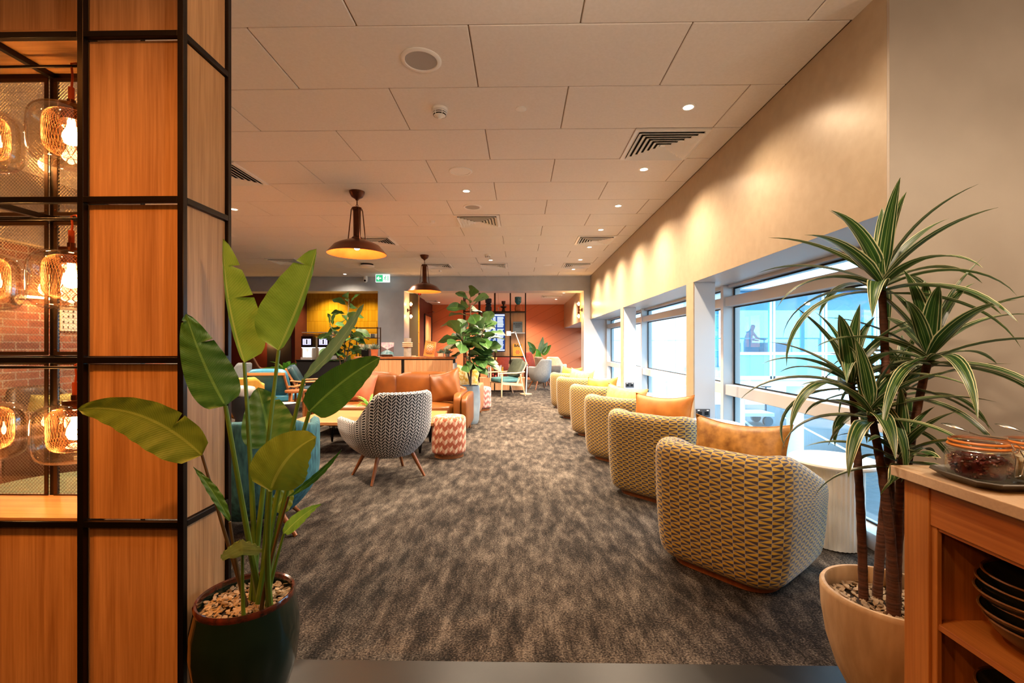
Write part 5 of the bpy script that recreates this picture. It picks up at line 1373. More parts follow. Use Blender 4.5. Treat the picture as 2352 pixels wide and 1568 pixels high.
# mug rack
rx0, rx1 = px(822, 10.5), px(870, 10.5); cxr = (rx0 + rx1) / 2; h = (rx1 - rx0) / 2
t = thing('mug_rack', 'dark metal rack holding two rows of mugs on the coffee counter', 'rack', (cxr, 10.5, .9155))
b = MB()
for sx in (-h, h):
    for sy in (-.09, .13): b.bar((sx, sy, 0), (sx, sy, .73), .02, .02)
b.build('upright', M['rivet'], t, smooth=False)
zs2 = [.25, .49]
for z in zs2 + [.72]:
    b = MB(); b.bx(-h, h, -.1, .14, z - .015, z); b.build('shelf', M['rivet'], t, smooth=False)
M['mug_cream'] = P('cream_mug_glaze', '#d6c8a8', .3); M['mug_grey'] = P('blue_grey_mug_glaze', '#6c7178', .3)
mug0 = None
pos = ['leftmost', 'second', 'third', 'fourth', 'fifth', 'rightmost']
for r_, z in enumerate(zs2):
    for i in range(6):
        kind = 'mug_grey' if (i + r_) % 3 == 2 else 'mug_cream'
        x = cxr - h + .055 + i * (2 * h - .11) / 5
        t = thing('mug', '%s mug, %s on the %s shelf of the mug rack' % ('blue-grey' if 'grey' in kind else 'cream', pos[i], 'lower' if r_ == 0 else 'upper'), 'mug', (x, 10.48, .9155 + z + .0005), R(-60), 'mugs on the rack')
        MB().lathe([(0, 0), (.034, 0), (.039, .008), (.04, .088), (.037, .088), (.035, .012), (0, .01)], 20).build('mug_body', M[kind], t)
        MB().tube([(.038, 0, .072), (.06, 0, .068), (.064, 0, .045), (.056, 0, .026), (.038, 0, .02)], .0055, 8).build('handle', M[kind], t)
# plant left of the machines
M['lily'] = leafmat('bright_lily_leaf', '#3f8a26', '#63b03a', '#8cc860', rough=.3, nvein=9, trans=.35)
t = thing('potted_plant', 'leafy bright green plant left of the coffee machines', 'potted plant', (px(664, 10.2) - .12, 10.3, 0))
MB().lathe([(0, 0), (.11, 0), (.14, .3), (.15, .62), (.14, .62), (.13, .56), (0, .56)], 32).build('pot', M['ebony'], t)
fronds(t, .56, 20, .55, .06, 8, 'lily', 62, 'leaf', False)
# fire extinguishers
M['ext_red'] = P('fire_red', '#a8140c', .3, coat=.4); M['sign_cream'] = P('cream_sign', '#d9b98a', .6); M['sign_red'] = P('red_sign_print', '#b0401c', .6)
for i, u in enumerate((561, 578)):
    x = px(u, 11.3); t = thing('fire_extinguisher', 'red fire extinguisher at far left, the %s of the pair' % ('left' if i == 0 else 'right'), 'fire extinguisher', (x, 11.3 + .06 * i, 0))
    MB().lathe([(0, 0), (.07, 0), (.075, .01), (.075, .46), (.06, .52), (.03, .55), (.02, .56), (0, .56)], 28).build('cylinder', M['ext_red'], t)
    b = MB(); b.cyl((0, 0, .555), (0, 0, .60), .018); b.bar((0, 0, .60), (.09, -.02, .63), .02, .012); b.bar((0, 0, .595), (.09, -.02, .59), .02, .012); b.build('valve', M['black'], t)
    b = MB(); b.tube([(-.01, -.02, .58), (.09, -.05, .54), (.095, -.06, .35), (.08, -.06, .2)], .012, 8); b.build('hose', M['black'], t)
    s = thing('fire_sign', 'cream instruction plate with red print above the %s fire extinguisher' % ('left' if i == 0 else 'right'), 'sign', (px(555 if i == 0 else 580, 11.9), 11.9, .66))
    MB().bx(-.08, .08, 0, .008, 0, .12).build('plate', M['sign_cream'], s, smooth=False)
    b = MB()
    for k in range(3): b.bx(-.06 + k * .042, -.032 + k * .042, -.002, 0, .03, .09)
    b.build('print', M['sign_red'], s, smooth=False); MB().bx(-.008, .008, .0, .02, -.66, 0).build('stand', M['black'], s, smooth=False)
# reading lamp and framed print on the maroon wall
p = at(606, 786, 12.45)
t = thing('wall_lamp', 'small copper reading lamp with glowing tube on the maroon wall', 'wall lamp', (p.x, 12.495, p.z))
MB().cyl((0, 0, .06), (0, -.02, .06), .03).build('backplate', M['copper'], t); MB().tube([(0, -.02, .06), (0, -.12, .07), (.0, -.14, .04)], .008).build('arm', M['copper'], t)
MB().cyl((-.02, -.14, .08), (.03, -.14, .0), .03, .045).build('lamp_shade', M['copper'], t); MB().cyl((.025, -.14, .005), (.11, -.15, -.07 + .1), .022, .022).build('light_tube', M['bulbglow'], t)
add_point(p.x + .1, 12.2, p.z, 16)
M['art_dark'] = noisy('dark_abstract_print', '#1d1b22', '#4b4654', 8, .5, 0)
p = at(655, 774, 12.45); t = thing('framed_picture', 'small framed print with white mount on the dark maroon wall', 'picture', (p.x, 12.495, p.z))
MB().bx(-.09, .09, -.02, 0, -.17, .17).build('frame', M['white'], t, smooth=False); MB().bx(-.05, .05, -.023, -.02, -.11, .11).build('print', M['art_dark'], t, smooth=False)
# tall dark door-like panels in the alcove side
b = MB(); b.bx(-6.9, -6.25, 12.46, 12.498, 0, 2.1); struct(b.build('door_1', M['ebony'], smooth=False))

# ---------------- screen and shelf wall in the far opening ----------------
SY0 = 12.25; cols = [px(u, SY0) for u in (1065, 1100, 1136, 1172, 1207)]; zb_, zt_, zm_ = at(0, 866, SY0).z, at(0, 716, SY0).z, at(0, 811, SY0).z
t = thing('shelf_divider', 'open steel and oak shelving screen between lounge and far room', 'shelving', ((cols[0] + cols[-1]) / 2, SY0, 0)); OX = (cols[0] + cols[-1]) / 2
def sd_(b, n, m, **k): b.v = [p - V((OX, SY0, 0)) for p in b.v]; return b.build(n, m, t, **k)
for x in cols:
    b = MB()
    for y in (SY0 + .015, SY0 + .30):
        if abs(x - cols[2]) < .01 and y < SY0 + .1:
            b.bx(x - .014, x + .014, y - .014, y + .014, 0, zm_ - .1); b.bx(x - .014, x + .014, y - .014, y + .014, zt_, 2.675)
        else: b.bx(x - .014, x + .014, y - .014, y + .014, 0, 2.675)
    sd_(b, 'post', M['bronze'], smooth=False)
b = MB(); b.bx(cols[0], cols[-1], SY0, SY0 + .32, zt_ - .03, zt_); sd_(b, 'top_shelf', M['bronze'], smooth=False)
b = MB(); b.bx(cols[0], cols[-1], SY0, SY0 + .32, zm_ - .10, zm_ - .075); sd_(b, 'middle_shelf', M['bronze'], smooth=False)
b = MB(); b.bx(cols[3] + .015, cols[-1] - .015, SY0, SY0 + .3, at(0, 764, SY0).z - .02, at(0, 764, SY0).z); sd_(b, 'small_shelf', M['white_paint'], smooth=False)
b = MB(); b.bx(cols[1], cols[-1] - .015, SY0 + .29, SY0 + .31, zm_ - .075, zt_ - .03); sd_(b, 'back_panel', M['veneer_far'], smooth=False)
b = MB(); b.bx(cols[0], cols[-1], SY0 + .01, SY0 + .31, .04, zb_); sd_(b, 'low_cabinet', M['veneer_far'], smooth=False)
b = MB()
for x in cols[1:-1]: b.bx(x - .004, x + .004, SY0 + .004, SY0 + .01, .05, zb_ - .01)
sd_(b, 'door_joint', M['dark'], smooth=False)
# departures screen
sx0, sx1 = px(1114, SY0), px(1159, SY0); sz0, sz1 = at(0, 806, SY0).z, at(0, 722, SY0).z; W_ = sx1 - sx0; H_ = sz1 - sz0
t = thing('departures_screen', 'tall flight departures screen with rows of blue and white text', 'screen', ((sx0 + sx1) / 2, SY0 + .05, sz0))
M['scr_bg'] = emis('screen_navy', (.02, .05, .22, 1), 1); M['scr_w'] = emis('screen_white', (.75, .9, 1, 1), .95); M['scr_y'] = emis('screen_yellow', (.95, .9, .45, 1), .9)
MB().bx(-W_ / 2 - .012, W_ / 2 + .012, .0, .05, -.012, H_ + .012).build('bezel', M['screen_dark'], t, smooth=False)
MB().bx(-W_ / 2, W_ / 2, -.003, 0, 0, H_).build('display', M['scr_bg'], t, smooth=False)
b = MB(); by = MB(); rnd = random.Random(4); n = 27
b.bx(-W_ / 2, W_ / 2, -.005, -.003, H_ - .05, H_ - .012); b.bx(-W_ / 2, W_ / 2, -.005, -.003, .012, .045)
for i in range(n):
    z = .065 + i * (H_ - .13) / n
    if i == 17: continue
    hh = (H_ - .13) / n * .62
    q = by if i % 5 in (1, 3) else b
    q.bx(-W_ / 2 + .012, -W_ / 2 + .012 + W_ * rnd.uniform(.22, .3), -.005, -.003, z, z + hh)
    b.bx(-W_ * .10, W_ * .04, -.005, -.003, z, z + hh); b.bx(W_ * .12, W_ * rnd.uniform(.40, .46), -.005, -.003, z, z + hh)
b.build('flight_rows', M['scr_w'], t, smooth=False); by.build('highlighted_rows', M['scr_y'], t, smooth=False)
# books and ornaments on it
M['grey_cover'] = P('grey_blue_cover', '#66737a', .6); M['bali_cover'] = P('mustard_book_cover', '#d99a2c', .5); M['coral'] = P('coral_print', '#c9443a', .6); M['ink_black'] = P('black_print', '#141414', .6)
def bookface(u, v0, v1, wpx, label, mat, z):
    hgt = (v1 - v0) / F * SY0; w2 = wpx / F * SY0 / 2
    t = thing('book', label, 'book', (px(u, SY0), SY0 + .17, z)); t.rotation_euler = (R(-6), 0, 0)
    MB().bx(-w2, w2, 0, .005, 0.001, hgt).build('cover', M[mat], t, smooth=False); MB().bx(-w2 + .004, w2 - .004, .005, .03, .004, hgt - .004).build('pages', M['paper'], t, smooth=False)
    return t, hgt
zsml = at(0, 764, SY0).z
t, hg = bookface(1189, 737, 763, 22, 'grey hardback reading MORNING NOON NIGHT on the small white shelf', 'grey_cover', zsml)
for i, s in enumerate(('MORNING', 'NOON', 'NIGHT')): text_obj(s, .047, M['ink_black'], t, (0, -.002, hg - .06 - i * .045), ext=.0006, bold=.001)
t, hg = bookface(1189, 781, 810, 23, 'mustard book titled BALI with a coral flower on the cover', 'bali_cover', zm_ - .075)
text_obj('BALI', .098, M['ink_black'], t, (0, -.002, hg - .055), ext=.0006, bold=.004)
b = MB()
for k in range(6):
    a = k * pi / 3; b.add([(0, -.002, .105), (.055 * cos(a - .28), -.002, .105 + .055 * sin(a - .28)), (.06 * cos(a), -.002, .105 + .06 * sin(a)), (.055 * cos(a + .28), -.002, .105 + .055 * sin(a + .28))], [(0, 1, 2, 3)])
b.build('flower', M['coral'], t, smooth=False)
M['navy'] = noisy('navy_matte_ceramic', '#141824', '#1d2230', 12, .6, .08); M['brownbronze'] = P('brown_bronze', '#3a241c', .4, .5); M['tealglaze'] = noisy('teal_reactive_glaze', '#0e3a48', '#2a7a8a', 30, .2, .1)
def top_obj(name, label, u, parts):
    t = thing(name, label, 'vase', (px(u, SY0), SY0 + .15, zt_ + .0005))
    for n_, prof, m in parts: MB().lathe(prof, 32).build(n_, M[m], t, angle=50)
top_obj('vase', 'tall matte navy stacked vase on top of the shelving', 1121, [('vase_body', [(0, 0), (.085, 0), (.085, .12), (.06, .15), (.085, .19), (.055, .22), (.085, .24), (.088, .33), (.075, .35), (.06, .35), (.06, .30), (0, .30)], 'navy')])
top_obj('goblet', 'small brown goblet ornament on top of the shelving', 1156, [('stem', [(0, 0), (.05, 0), (.045, .05), (.03, .08), (.09, .12), (.085, .14), (.03, .155), (.02, .18)], 'brownbronze'), ('cup', [(.02, .18), (.05, .21), (.055, .28), (.048, .28), (.04, .22), (0, .21)], 'brownbronze')])
top_obj('vase', 'terracotta vase with a teal glazed cup top on the shelving', 1190, [('vase_body', [(0, 0), (.08, 0), (.09, .03), (.095, .10), (.085, .16), (.05, .185), (0, .19)], 'terracotta_pot'), ('cup', [(.04, .19), (.06, .22), (.088, .25), (.09, .39), (.08, .39), (.078, .27), (0, .25)], 'tealglaze')])
t = thing('hanging_bottle', 'tiny pale bottle hanging on a cord above the shelving', 'ornament', (px(1144, SY0), SY0 + .15, zt_ + .03))
MB().lathe([(0, 0), (.018, 0), (.018, .06), (.008, .08), (.008, .1), (0, .1)], 16).build('bottle', M['paleash'], t); MB().cyl((0, 0, .1), (0, 0, 2.679 - zt_ - .03), .002, n=6).build('cord', M['black'], t)
M['orange_glaze'] = P('orange_glaze', '#d0561c', .3)
t = thing('bowl', 'round orange bowl on the shelving behind the fig leaves', 'bowl', (px(1086, SY0), SY0 + .14, zm_ - .075)); MB().lathe([(0, 0), (.05, 0), (.09, .05), (.11, .12), (.10, .12), (.08, .06), (0, .03)], 32).build('bowl_body', M['orange_glaze'], t)
t.location.z = at(0, 762, SY0).z
b = MB(); b.bx(cols[0] + .015, cols[1] - .015, SY0, SY0 + .3, at(0, 762, SY0).z - .02, at(0, 762, SY0).z - .0005)
o = b.build('small_shelf', M['bronze'], bpy.data.objects['shelf_divider'], smooth=False)
for v_ in o.data.vertices: v_.co -= V((OX, SY0, 0))
bk = [(1118, .22, .035, '#b07a5a'), (1122, .27, .03, '#9aa0a6'), (1126, .30, .034, '#cfcac2'), (1145, .32, .04, '#d9d6d2'), (1150, .33, .036, '#c9c2c6'), (1154, .28, .036, '#cf9a1e')]
nm = ['pinkish', 'blue-grey', 'pale grey', 'white', 'tall off-white', 'yellow']
for (u, hh, ww, c), n_ in zip(bk, nm):
    mt_ = P('book_cover_' + n_.replace(' ', '_').replace('-', '_'), c, .6)
    t = thing('book', '%s book standing upright on the low cabinet under the screen' % n_, 'book', (px(u, SY0), SY0 + .05, zb_ + .0005), 0, 'books on the low cabinet')
    b = MB(); b.bx(-ww / 2, ww / 2, 0, .003, 0, hh); b.bx(-ww / 2, -ww / 2 + .003, 0, .2, 0, hh); b.bx(ww / 2 - .003, ww / 2, 0, .2, 0, hh); b.build('cover', mt_, t, smooth=False)
    MB().bx(-ww / 2 + .003, ww / 2 - .003, .003, .195, .003, hh - .006).build('pages', M['paper'], t, smooth=False)
b = MB(); b.ball((0, 0, .035), .05, .03, .034); b.ball((-.045, 0, .08), .02); b.bar((-.06, 0, .08), (-.09, 0, .075), .006, .006); b.bar((.04, 0, .05), (.10, 0, .10), .012, .006)
tag(b.build('bird_figurine', M['coral'], loc=(px(1136, SY0), SY0 + .08, zb_)), 'small coral bird figurine between the books on the low cabinet', 'ornament')
cushion('cushion', 'orange cushion behind the books, seen through the shelving', 'cushion_orange', (px(1140, 14.2), 14.18, .64), (R(-12), 0, R(20)), .5, .5, .14)
# wooden chair with green cushion behind the shelf wall
t = thing('dining_chair', 'pale wooden chair with a dark green cushion behind the shelving', 'chair', (px(1186, 13.2), 13.3, 0))
for sx in (-.2, .2):
    MB().cyl((sx, -.2, 0), (sx, -.2, .66), .016).build('leg', M['paleash'], t); MB().cyl((sx, .2, 0), (sx, .2, .46), .016).build('leg', M['paleash'], t)
MB().bx(-.22, .22, -.22, .22, .44, .47).build('seat', M['paleash'], t, smooth=False); MB().bx(-.22, .22, -.22, -.19, .60, .70).build('backrest', M['paleash'], t, smooth=False)
b = MB(); pillow_box(b, -.2, .2, -.15, .0, .47, .84, .02); weld(b.build('back_cushion', M['green_cush'], t, angle=60))
# floor lamp
p0 = fl(1208, 905); a1 = at(1211, 838, p0.y) - p0; a2 = at(1183, 762, p0.y - .1) - p0; a3 = at(1168, 766, p0.y - .15) - p0
t = thing('floor_lamp', 'white angled floor lamp beside the green lounge chair', 'floor lamp', p0)
MB().lathe([(0, 0), (.15, 0), (.15, .015), (.02, .03), (0, .03)], 36).build('base', M['paleash'], t); MB().cyl((0, 0, .02), a1, .014).build('pole', M['white'], t); MB().cyl(a1, a2, .012).build('arm', M['white'], t)
b = MB(); b.ball(a1, .025); b.ball(a2, .025); b.build('joint', M['steelwire'], t); MB().cyl(a2, a3, .01).build('lamp_neck', M['white'], t)
MB().lathe([(0, .06), (.055, .06), (.06, .05), (.06, -.05), (.054, -.05), (.054, .045), (0, .045)], 28).build('lamp_shade', M['white'], t, loc=a3)
# far plant
FP = V((px(1236, 15.6), 15.6, 0)); t = thing('potted_plant', 'leafy banana-type plant in the far right corner before the terracotta wall', 'potted plant', FP)
MB().lathe([(0, 0), (.15, 0), (.19, .2), (.19, .42), (.17, .42), (.17, .38), (0, .38)], 28).build('pot', M['terracotta_pot'], t)
for i, (ba, ti) in enumerate((((1240, 812), (1247, 773)), ((1243, 810), (1258, 786)), ((1238, 826), (1232, 800)), ((1246, 815), (1266, 792)), ((1228, 808), (1211, 784)), ((1226, 812), (1214, 800)))):
    B_ = at(*ba, 15.6) - FP; T_ = at(*ti, 15.5) - FP
    lf = blade(t, B_, T_, .10, .10, (.1, -1, .2), (.02, 0, .05), .2, .2, (), ('bop_t', 'bop_t', 'lily', 'bop_d', 'bop_d', 'bop_d')[i])
    MB().tube([(0, 0, .38), (B_ * .5 + V((0, 0, .2))), B_], [.014, .012, .009], 6).build('leaf_stalk', M['stalk'], lf)
# gallery picture on the maroon side wall of the far room
def onwall(u):
    dx, dy = ray(u); ax, ay = d0.x, d0.y; ex, ey = d1.x - d0.x, d1.y - d0.y
    k = (ax * ey - ay * ex) / (dx * ey - dy * ex); return V((dx * k, dy * k, 0))
pa, pb = onwall(974), onwall(989); mid = (pa + pb) / 2; an = atan2(pb.y - pa.y, pb.x - pa.x); hl = (pb - pa).length / 2
za, zb2 = at(0, 800, mid.y).z, at(0, 724, mid.y).z
M['bark_art'] = noisy('orange_bark_painting', '#c9622a', '#e0b07a', 7, .5, 0, sc3=(3, 3, .7))
t = thing('framed_picture', 'tall dark-framed orange abstract painting on the maroon side wall', 'picture', (mid.x, mid.y, za), an)
hgt = zb2 - za
b = MB(); 
for q in ((-hl, -hl + .05, 0, hgt), (hl - .05, hl, 0, hgt), (-hl, hl, 0, .05), (-hl, hl, hgt - .05, hgt)): b.bx(q[0], q[1], -.04, -.005, q[2], q[3])
b.build('frame', M['ebony'], t, smooth=False); MB().bx(-hl + .04, hl - .04, -.025, -.005, .04, hgt - .04).build('canvas', M['bark_art'], t, smooth=False)
b = MB(); b.tube([(0, -.005, hgt + .06), (0, -.18, hgt + .1)], .008); b.cyl((-.2, -.19, hgt + .1), (.2, -.19, hgt + .1), .014); o = b.build('picture_light', M['copper'], t)
pw = t.matrix_world if False else None
spot(mid.x + .35, mid.y - .1, zb2 + .1, 40, WARM, 100)
M['alarm'] = P('alarm_red', '#8f1a14', .4); p = at(964, 678, 12.4)
t = thing('alarm_beacon', 'small red alarm sounder on the far room ceiling below the small pendant', 'alarm', (p.x, p.y, 2.68)); MB().cyl((0, 0, 0), (0, 0, -.05), .06).build('base', M['alarm'], t); MB().cyl((0, 0, -.05), (0, 0, -.10), .045, .04).build('lens', M['alarm'], t)
for u, v, l in ((1266, 680, 'right of the shelving'), (985, 691, 'left above the maroon wall')):
    k = fl(u, v, 2.68); o = dup(bpy.data.objects['air_vent'], (k.x, k.y, 2.68), 0, 'white square ceiling vent of the far room, ' + l)
# wall board and lamp seen through the wired glass
M['sketch'] = P('pale_paper_board', '#cfcac0', .7); yb = 5.05
t = thing('sketch_board', 'white board with rows of small sketches on the brick wall', 'board', (-4.995, yb, 1.40))
MB().bx(0, .02, -.14, .22, 0, .26).build('board', M['sketch'], t, smooth=False)
b = MB(); rnd = random.Random(3)
for i in range(4):
    b.bx(.02, .0215, -.13, .21, .02 + i * .06, .023 + i * .06)
    for j in range(6): b.bx(.02, .0218, -.12 + j * .055, -.12 + j * .055 + rnd.uniform(.008, .02), .026 + i * .06, .026 + i * .06 + rnd.uniform(.012, .035))
b.build('sketches', M['ink'], t, smooth=False)
t = thing('wall_lamp', 'slim brass wall lamp on the brick wall behind the wired glass', 'wall lamp', (-4.995, 4.5, 1.70))
MB().cyl((0, 0, 0), (.02, 0, 0), .05).build('backplate', M['paleash'], t); b = MB(); b.tube([(.02, 0, 0), (.06, 0, 0), (.06, .28, .03)], .01); b.build('arm', M['copper'], t); MB().cyl((.06, .02, .03), (.06, .32, .03), .014).build('light_tube', M['bulbglow'], t)
add_point(-4.8, 4.65, 1.72, 14)
M['leather_dark'] = noisy('dark_brown_leather', '#2c1a12', '#3c261a', 8, .45, .05)
shell_chair('armchair', 'brown leather chair nearest behind the wired glass of the cage', 'brown_fab', 'brown_fab', 'walnut', (-3.50, 3.32, 0), R(150), .36, .82, .62, .18)
shell_chair('armchair', 'dark brown leather chair against the brick wall behind the wired glass', 'leather_dark', 'leather_dark', 'walnut', (-4.5, 4.45, 0), R(-100), .34, .82, .62, .18)
M['sage'] = noisy('sage_velvet', '#5b5f3c', '#6d7048', 12, .75, .06); M['leafyellow'] = noisy('yellow_leaf_fabric', '#a08a3c', '#b8a250', 12, .7, .05)
cushion('cushion', 'yellow leaf-shaped cushion on the dark brown chair behind the wired glass', 'leafyellow', (-4.52, 4.42, .64), (R(-25), 0, R(-100)), .50, .32, .12)
pouf(-2.80, 2.72, .42, .40, 'sage', 'wide round sage velvet pouf behind the wired glass')
# ---------------- outside the windows ----------------
M['asphalt'] = noisy('grey_asphalt', '#3c4246', '#4a5155', 3, .9, .05); M['apron'] = noisy('pale_concrete_apron', '#c9ccce', '#d6d8d9', 1.2, .9, .03)
M['facade_white'] = P('white_cladding', '#e3e6e8', .5); M['facade_glass'] = thin_glass('teal_facade_glass', '#a6dff0', .12); M['spandrel'] = P('teal_spandrel', '#7fb6c6', .25)
M['silhouette'] = P('backlit_silhouette', '#2c4a5c', .8); M['skin'] = P('skin', '#a97c62', .6); M['interior'] = P('terminal_floor', '#a9b4b8', .6); M['lineW'] = P('white_road_line', '#dcdfe0', .8)  # silhouette: backlit shade put into one dark colour for people and seats
GZ = -3.0
b = MB(); b.bx(2.5, 80, -6, 90, -3.3, GZ); struct(b.build('ground_outside', M['asphalt'], smooth=False))
b = MB(); b.bx(4.5, 80, 33.0, 90, GZ + .001, GZ + .01); struct(b.build('ground_apron', M['apron'], smooth=False))
b = MB()
for q in range(3): b.bar((10.2 + q * 2.6, 17.6, GZ + .004), (12.9 + q * 2.6, 27.5, GZ + .004), .16, .004)
tag(b.build('road_marking', M['lineW'], smooth=False), 'white diagonal lines painted on the grey apron outside', 'road marking')
YT = 16.0; xa_, xb_ = 7.2, 15.5; zf = .32
t = thing('terminal_building', 'glass-walled terminal across the apron with white frames and teal panels', 'building', ((xa_ + xb_) / 2, YT, 0))
def tb(b, n, m, **k): b.v = [p - V(((xa_ + xb_) / 2, YT, 0)) for p in b.v]; return b.build(n, m, t, smooth=False, **k)
b = MB(); b.bx(xa_, xb_, YT + .02, YT + 4.5, zf - .5, zf - .25); tb(b, 'plinth', M['facade_white'])
b = MB(); b.bx(xa_, xb_, YT + .1, YT + 4.5, zf - .24, zf + .0); b.bx(xa_, xb_, YT + .1, YT + 4.5, 2.75, 3.1); tb(b, 'floor_slab', M['interior'])
b = MB(); b.bx(xa_ - .3, xb_ + .3, YT - .6, YT + 5, 3.1, 3.5); tb(b, 'roof', M['facade_white'])
pit = px(1892, YT) - px(1773, YT); xm0 = px(1773, YT) - 2 * pit; b = MB(); g = MB(); s_ = MB()
zband = at(0, 811, YT).z
k = 0
while xm0 + k * pit < xb_:
    x = xm0 + k * pit; k += 1
    if x < xa_: continue
    b.bx(x - .09, x - .02, YT - .05, YT + .08, zf - .25, 3.1); b.bx(x + .02, x + .09, YT - .05, YT + .08, zf - .25, 3.1)
b.bx(xa_, xb_, YT - .04, YT + .06, zband - .05, zband + .05); b.bx(xa_, xb_, YT - .05, YT + .08, zf - .28, zf - .15); tb(b, 'window_frame', M['facade_white'])
g.bx(xa_, xb_, YT, YT + .012, zband, 3.1); tb(g, 'glazing', M['facade_glass']); s_.bx(xa_, xb_, YT + .0, YT + .03, zf - .15, zband - .05); tb(s_, 'spandrel_panel', M['spandrel'])
b = MB()
for x in (8.1, 11.6, 14.0): b.cyl((x, YT + 3.2, zf), (x, YT + 3.2, 2.75), .09, n=12)
tb(b, 'inner_column', M['spandrel'])
b = MB(); b.bx(xa_, xb_, YT + 1.2, YT + 1.25, 1.45, 1.5)
for x in range(8, 16): b.bx(x, x + .03, YT + 1.2, YT + 1.25, zf, 1.5)
tb(b, 'handrail', M['spandrel'])
# seats and people inside the terminal
def term_seat(u, label):
    x = px(u, YT + .6); t = thing('lounge_bench', label, 'seat', (x, YT + .6, zf), 0, 'seats inside the terminal across the apron')
    b = MB(); b.bx(-.23, .23, -.22, .22, .35, .5); b.build('seat', M['silhouette'], t, smooth=False, bevel=.03); b = MB(); b.bx(-.23, .23, .17, .26, .5, 1.0); b.build('backrest', M['silhouette'], t, smooth=False, bevel=.03)
    b = MB(); 
    for sx in (-.2, .2): b.cyl((sx, 0, 0), (sx, 0, .36), .03)
    b.build('leg', M['black'], t)
for u, l in ((1693, 'leftmost'), (1735, 'second from left'), (1766, 'under the seated person'), (1804, 'right of the white mullion')): term_seat(u, 'silhouetted seat inside the terminal across the apron, ' + l)
def person(label, loc, rz, joints, edges, radii, body_mat):
    me = bpy.data.meshes.new('person'); me.from_pydata(joints, edges, []); o = bpy.data.objects.new('person', me); COL.objects.link(o)
    s = o.modifiers.new('skin', 'SKIN'); 
    for i, r in enumerate(radii): me.skin_vertices[0].data[i].radius = (r, r)
    me.skin_vertices[0].data[0].use_root = True
    u = o.modifiers.new('sub', 'SUBSURF'); u.levels = 2; u.render_levels = 2
    me.materials.append(M[body_mat]); o.location = loc; o.rotation_euler = (0, 0, rz); return tag(o, label, 'person', 'people inside the terminal')
# standing, leaning forward to the right with an arm out
J = [(0, 0, .92), (.02, 0, 1.12), (.10, 0, 1.36), (.16, 0, 1.46), (.20, 0, 1.56), (.22, 0, 1.68), (.10, -.18, 1.38), (.24, -.24, 1.16), (.48, -.22, 1.12), (.60, -.22, 1.12), (.10, .18, 1.38), (.22, .24, 1.14), (.44, .22, 1.08), (.55, .22, 1.08), (0, -.10, .86), (.01, -.11, .48), (-.03, -.12, .08), (.10, -.12, .03), (0, .10, .86), (-.03, .11, .48), (-.08, .12, .08), (.05, .12, .03)]
E = [(0, 1), (1, 2), (2, 3), (3, 4), (4, 5), (2, 6), (6, 7), (7, 8), (8, 9), (2, 10), (10, 11), (11, 12), (12, 13), (0, 14), (14, 15), (15, 16), (16, 17), (0, 18), (18, 19), (19, 20), (20, 21)]
RA = [.15, .14, .15, .07, .085, .09, .06, .045, .035, .03, .06, .045, .035, .03, .09, .065, .045, .035, .09, .065, .045, .035]
pp = at(1724, 770, YT + 1.35); o = person('person in dark silhouette standing and leaning forward behind the terminal glass', (pp.x - .12, YT + 1.35, zf), 0, J, E, RA, 'silhouette')
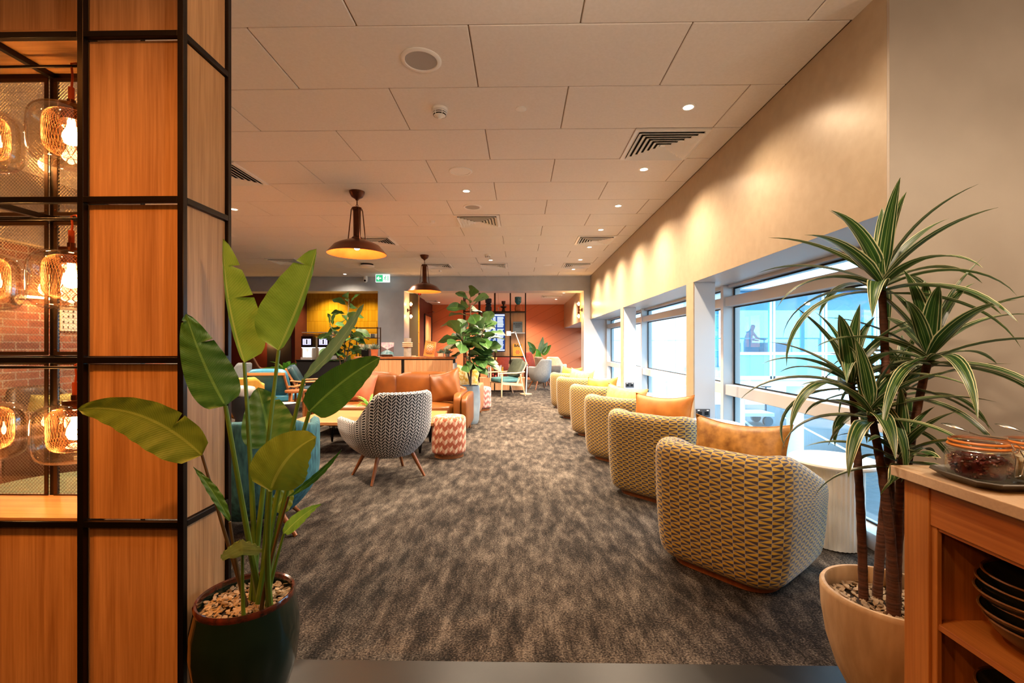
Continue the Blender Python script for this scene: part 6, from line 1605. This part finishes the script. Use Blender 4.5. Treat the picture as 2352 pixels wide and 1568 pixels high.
# seated with the head turned
J2 = [(0, 0, .55), (-.02, 0, .78), (-.02, 0, 1.0), (0, 0, 1.09), (.01, 0, 1.17), (.02, 0, 1.28), (-.02, -.18, 1.0), (.08, -.22, .76), (.30, -.16, .70), (-.02, .18, 1.0), (.08, .22, .76), (.30, .16, .70), (.05, -.1, .55), (.42, -.11, .52), (.45, -.11, .08), (.58, -.11, .04), (.05, .1, .55), (.42, .11, .52), (.45, .11, .08), (.58, .11, .04)]
E2 = [(0, 1), (1, 2), (2, 3), (3, 4), (4, 5), (2, 6), (6, 7), (7, 8), (2, 9), (9, 10), (10, 11), (0, 12), (12, 13), (13, 14), (14, 15), (0, 16), (16, 17), (17, 18), (18, 19)]
RA2 = [.16, .15, .16, .07, .085, .09, .06, .045, .035, .06, .045, .035, .09, .065, .045, .035, .09, .065, .045, .035]
pp = at(1764, 780, YT + .8); person('person in dark silhouette seated behind the terminal glass beside the white mullion', (pp.x, YT + .62, zf), R(-20), J2, E2, RA2, 'silhouette')
# round columns, lamp post, further pale building
for x, y, l in ((px(1826, 16.6), 16.6, 'right of the lamp post, behind the dracaena leaves'), (px(1692, 16.6), 16.6, 'beside the near window mullion'), (px(1560, 17.5), 17.5, 'seen through the middle window')):
    t = thing('outside_column', 'round white column carrying the terminal outside, ' + l, 'column', (x, y, GZ), 0, 'white columns outside')
    MB().cyl((0, 0, 0), (0, 0, 2.81), .27, n=28).build('shaft', M['facade_white'], t); MB().cyl((0, 0, 0), (0, 0, .1), .33, n=28).build('base_ring', M['winframe'], t)
p = fl(1759, 955, GZ); t = thing('lamp_post', 'small dark lamp post standing on the ground outside', 'lamp post', p)
MB().cyl((0, 0, 0), (0, 0, 1.7), .05).build('post', M['socket'], t); MB().lathe([(0, 1.7), (.28, 1.72), (.3, 1.78), (.16, 1.9), (.05, 2.1), (0, 2.1)], 20).build('lamp_head', M['socket'], t)
t = thing('low_building', 'pale panelled building wall beyond the far windows', 'building', (7.0, 30, GZ))
b = MB(); b.bx(-6, 5.0, 0, 3, 0, 7.2); b.build('wall', M['facade_white'], t, smooth=False)
b = MB()
for k in range(8): b.bx(-6 + k * 1.5, -5.97 + k * 1.5, -.02, 0, 0, 7.2)
b.bx(-6, 5, -.02, 0, 4.5, 4.55); b.build('panel_joint', M['winframe'], t, smooth=False)
t = thing('baggage_cart', 'pale service cart parked on the ground under the terminal', 'vehicle', (px(1716, 25), 25, GZ)); SCL = 2.2
MB().bx(-.5 * SCL, .5 * SCL, -.3 * SCL, .3 * SCL, .22 * SCL, .30 * SCL).build('deck', M['winframe'], t, smooth=False)
for sx in (-.35, .35):
    for sy in (-.28, .28): MB().cyl((sx * SCL, (sy - .04) * SCL, .11 * SCL), (sx * SCL, (sy + .04) * SCL, .11 * SCL), .11 * SCL, n=18).build('wheel', M['socket'], t)
MB().bx(-.48 * SCL, -.44 * SCL, -.3 * SCL, .3 * SCL, .30 * SCL, .75 * SCL).build('handle_frame', M['winframe'], t, smooth=False)
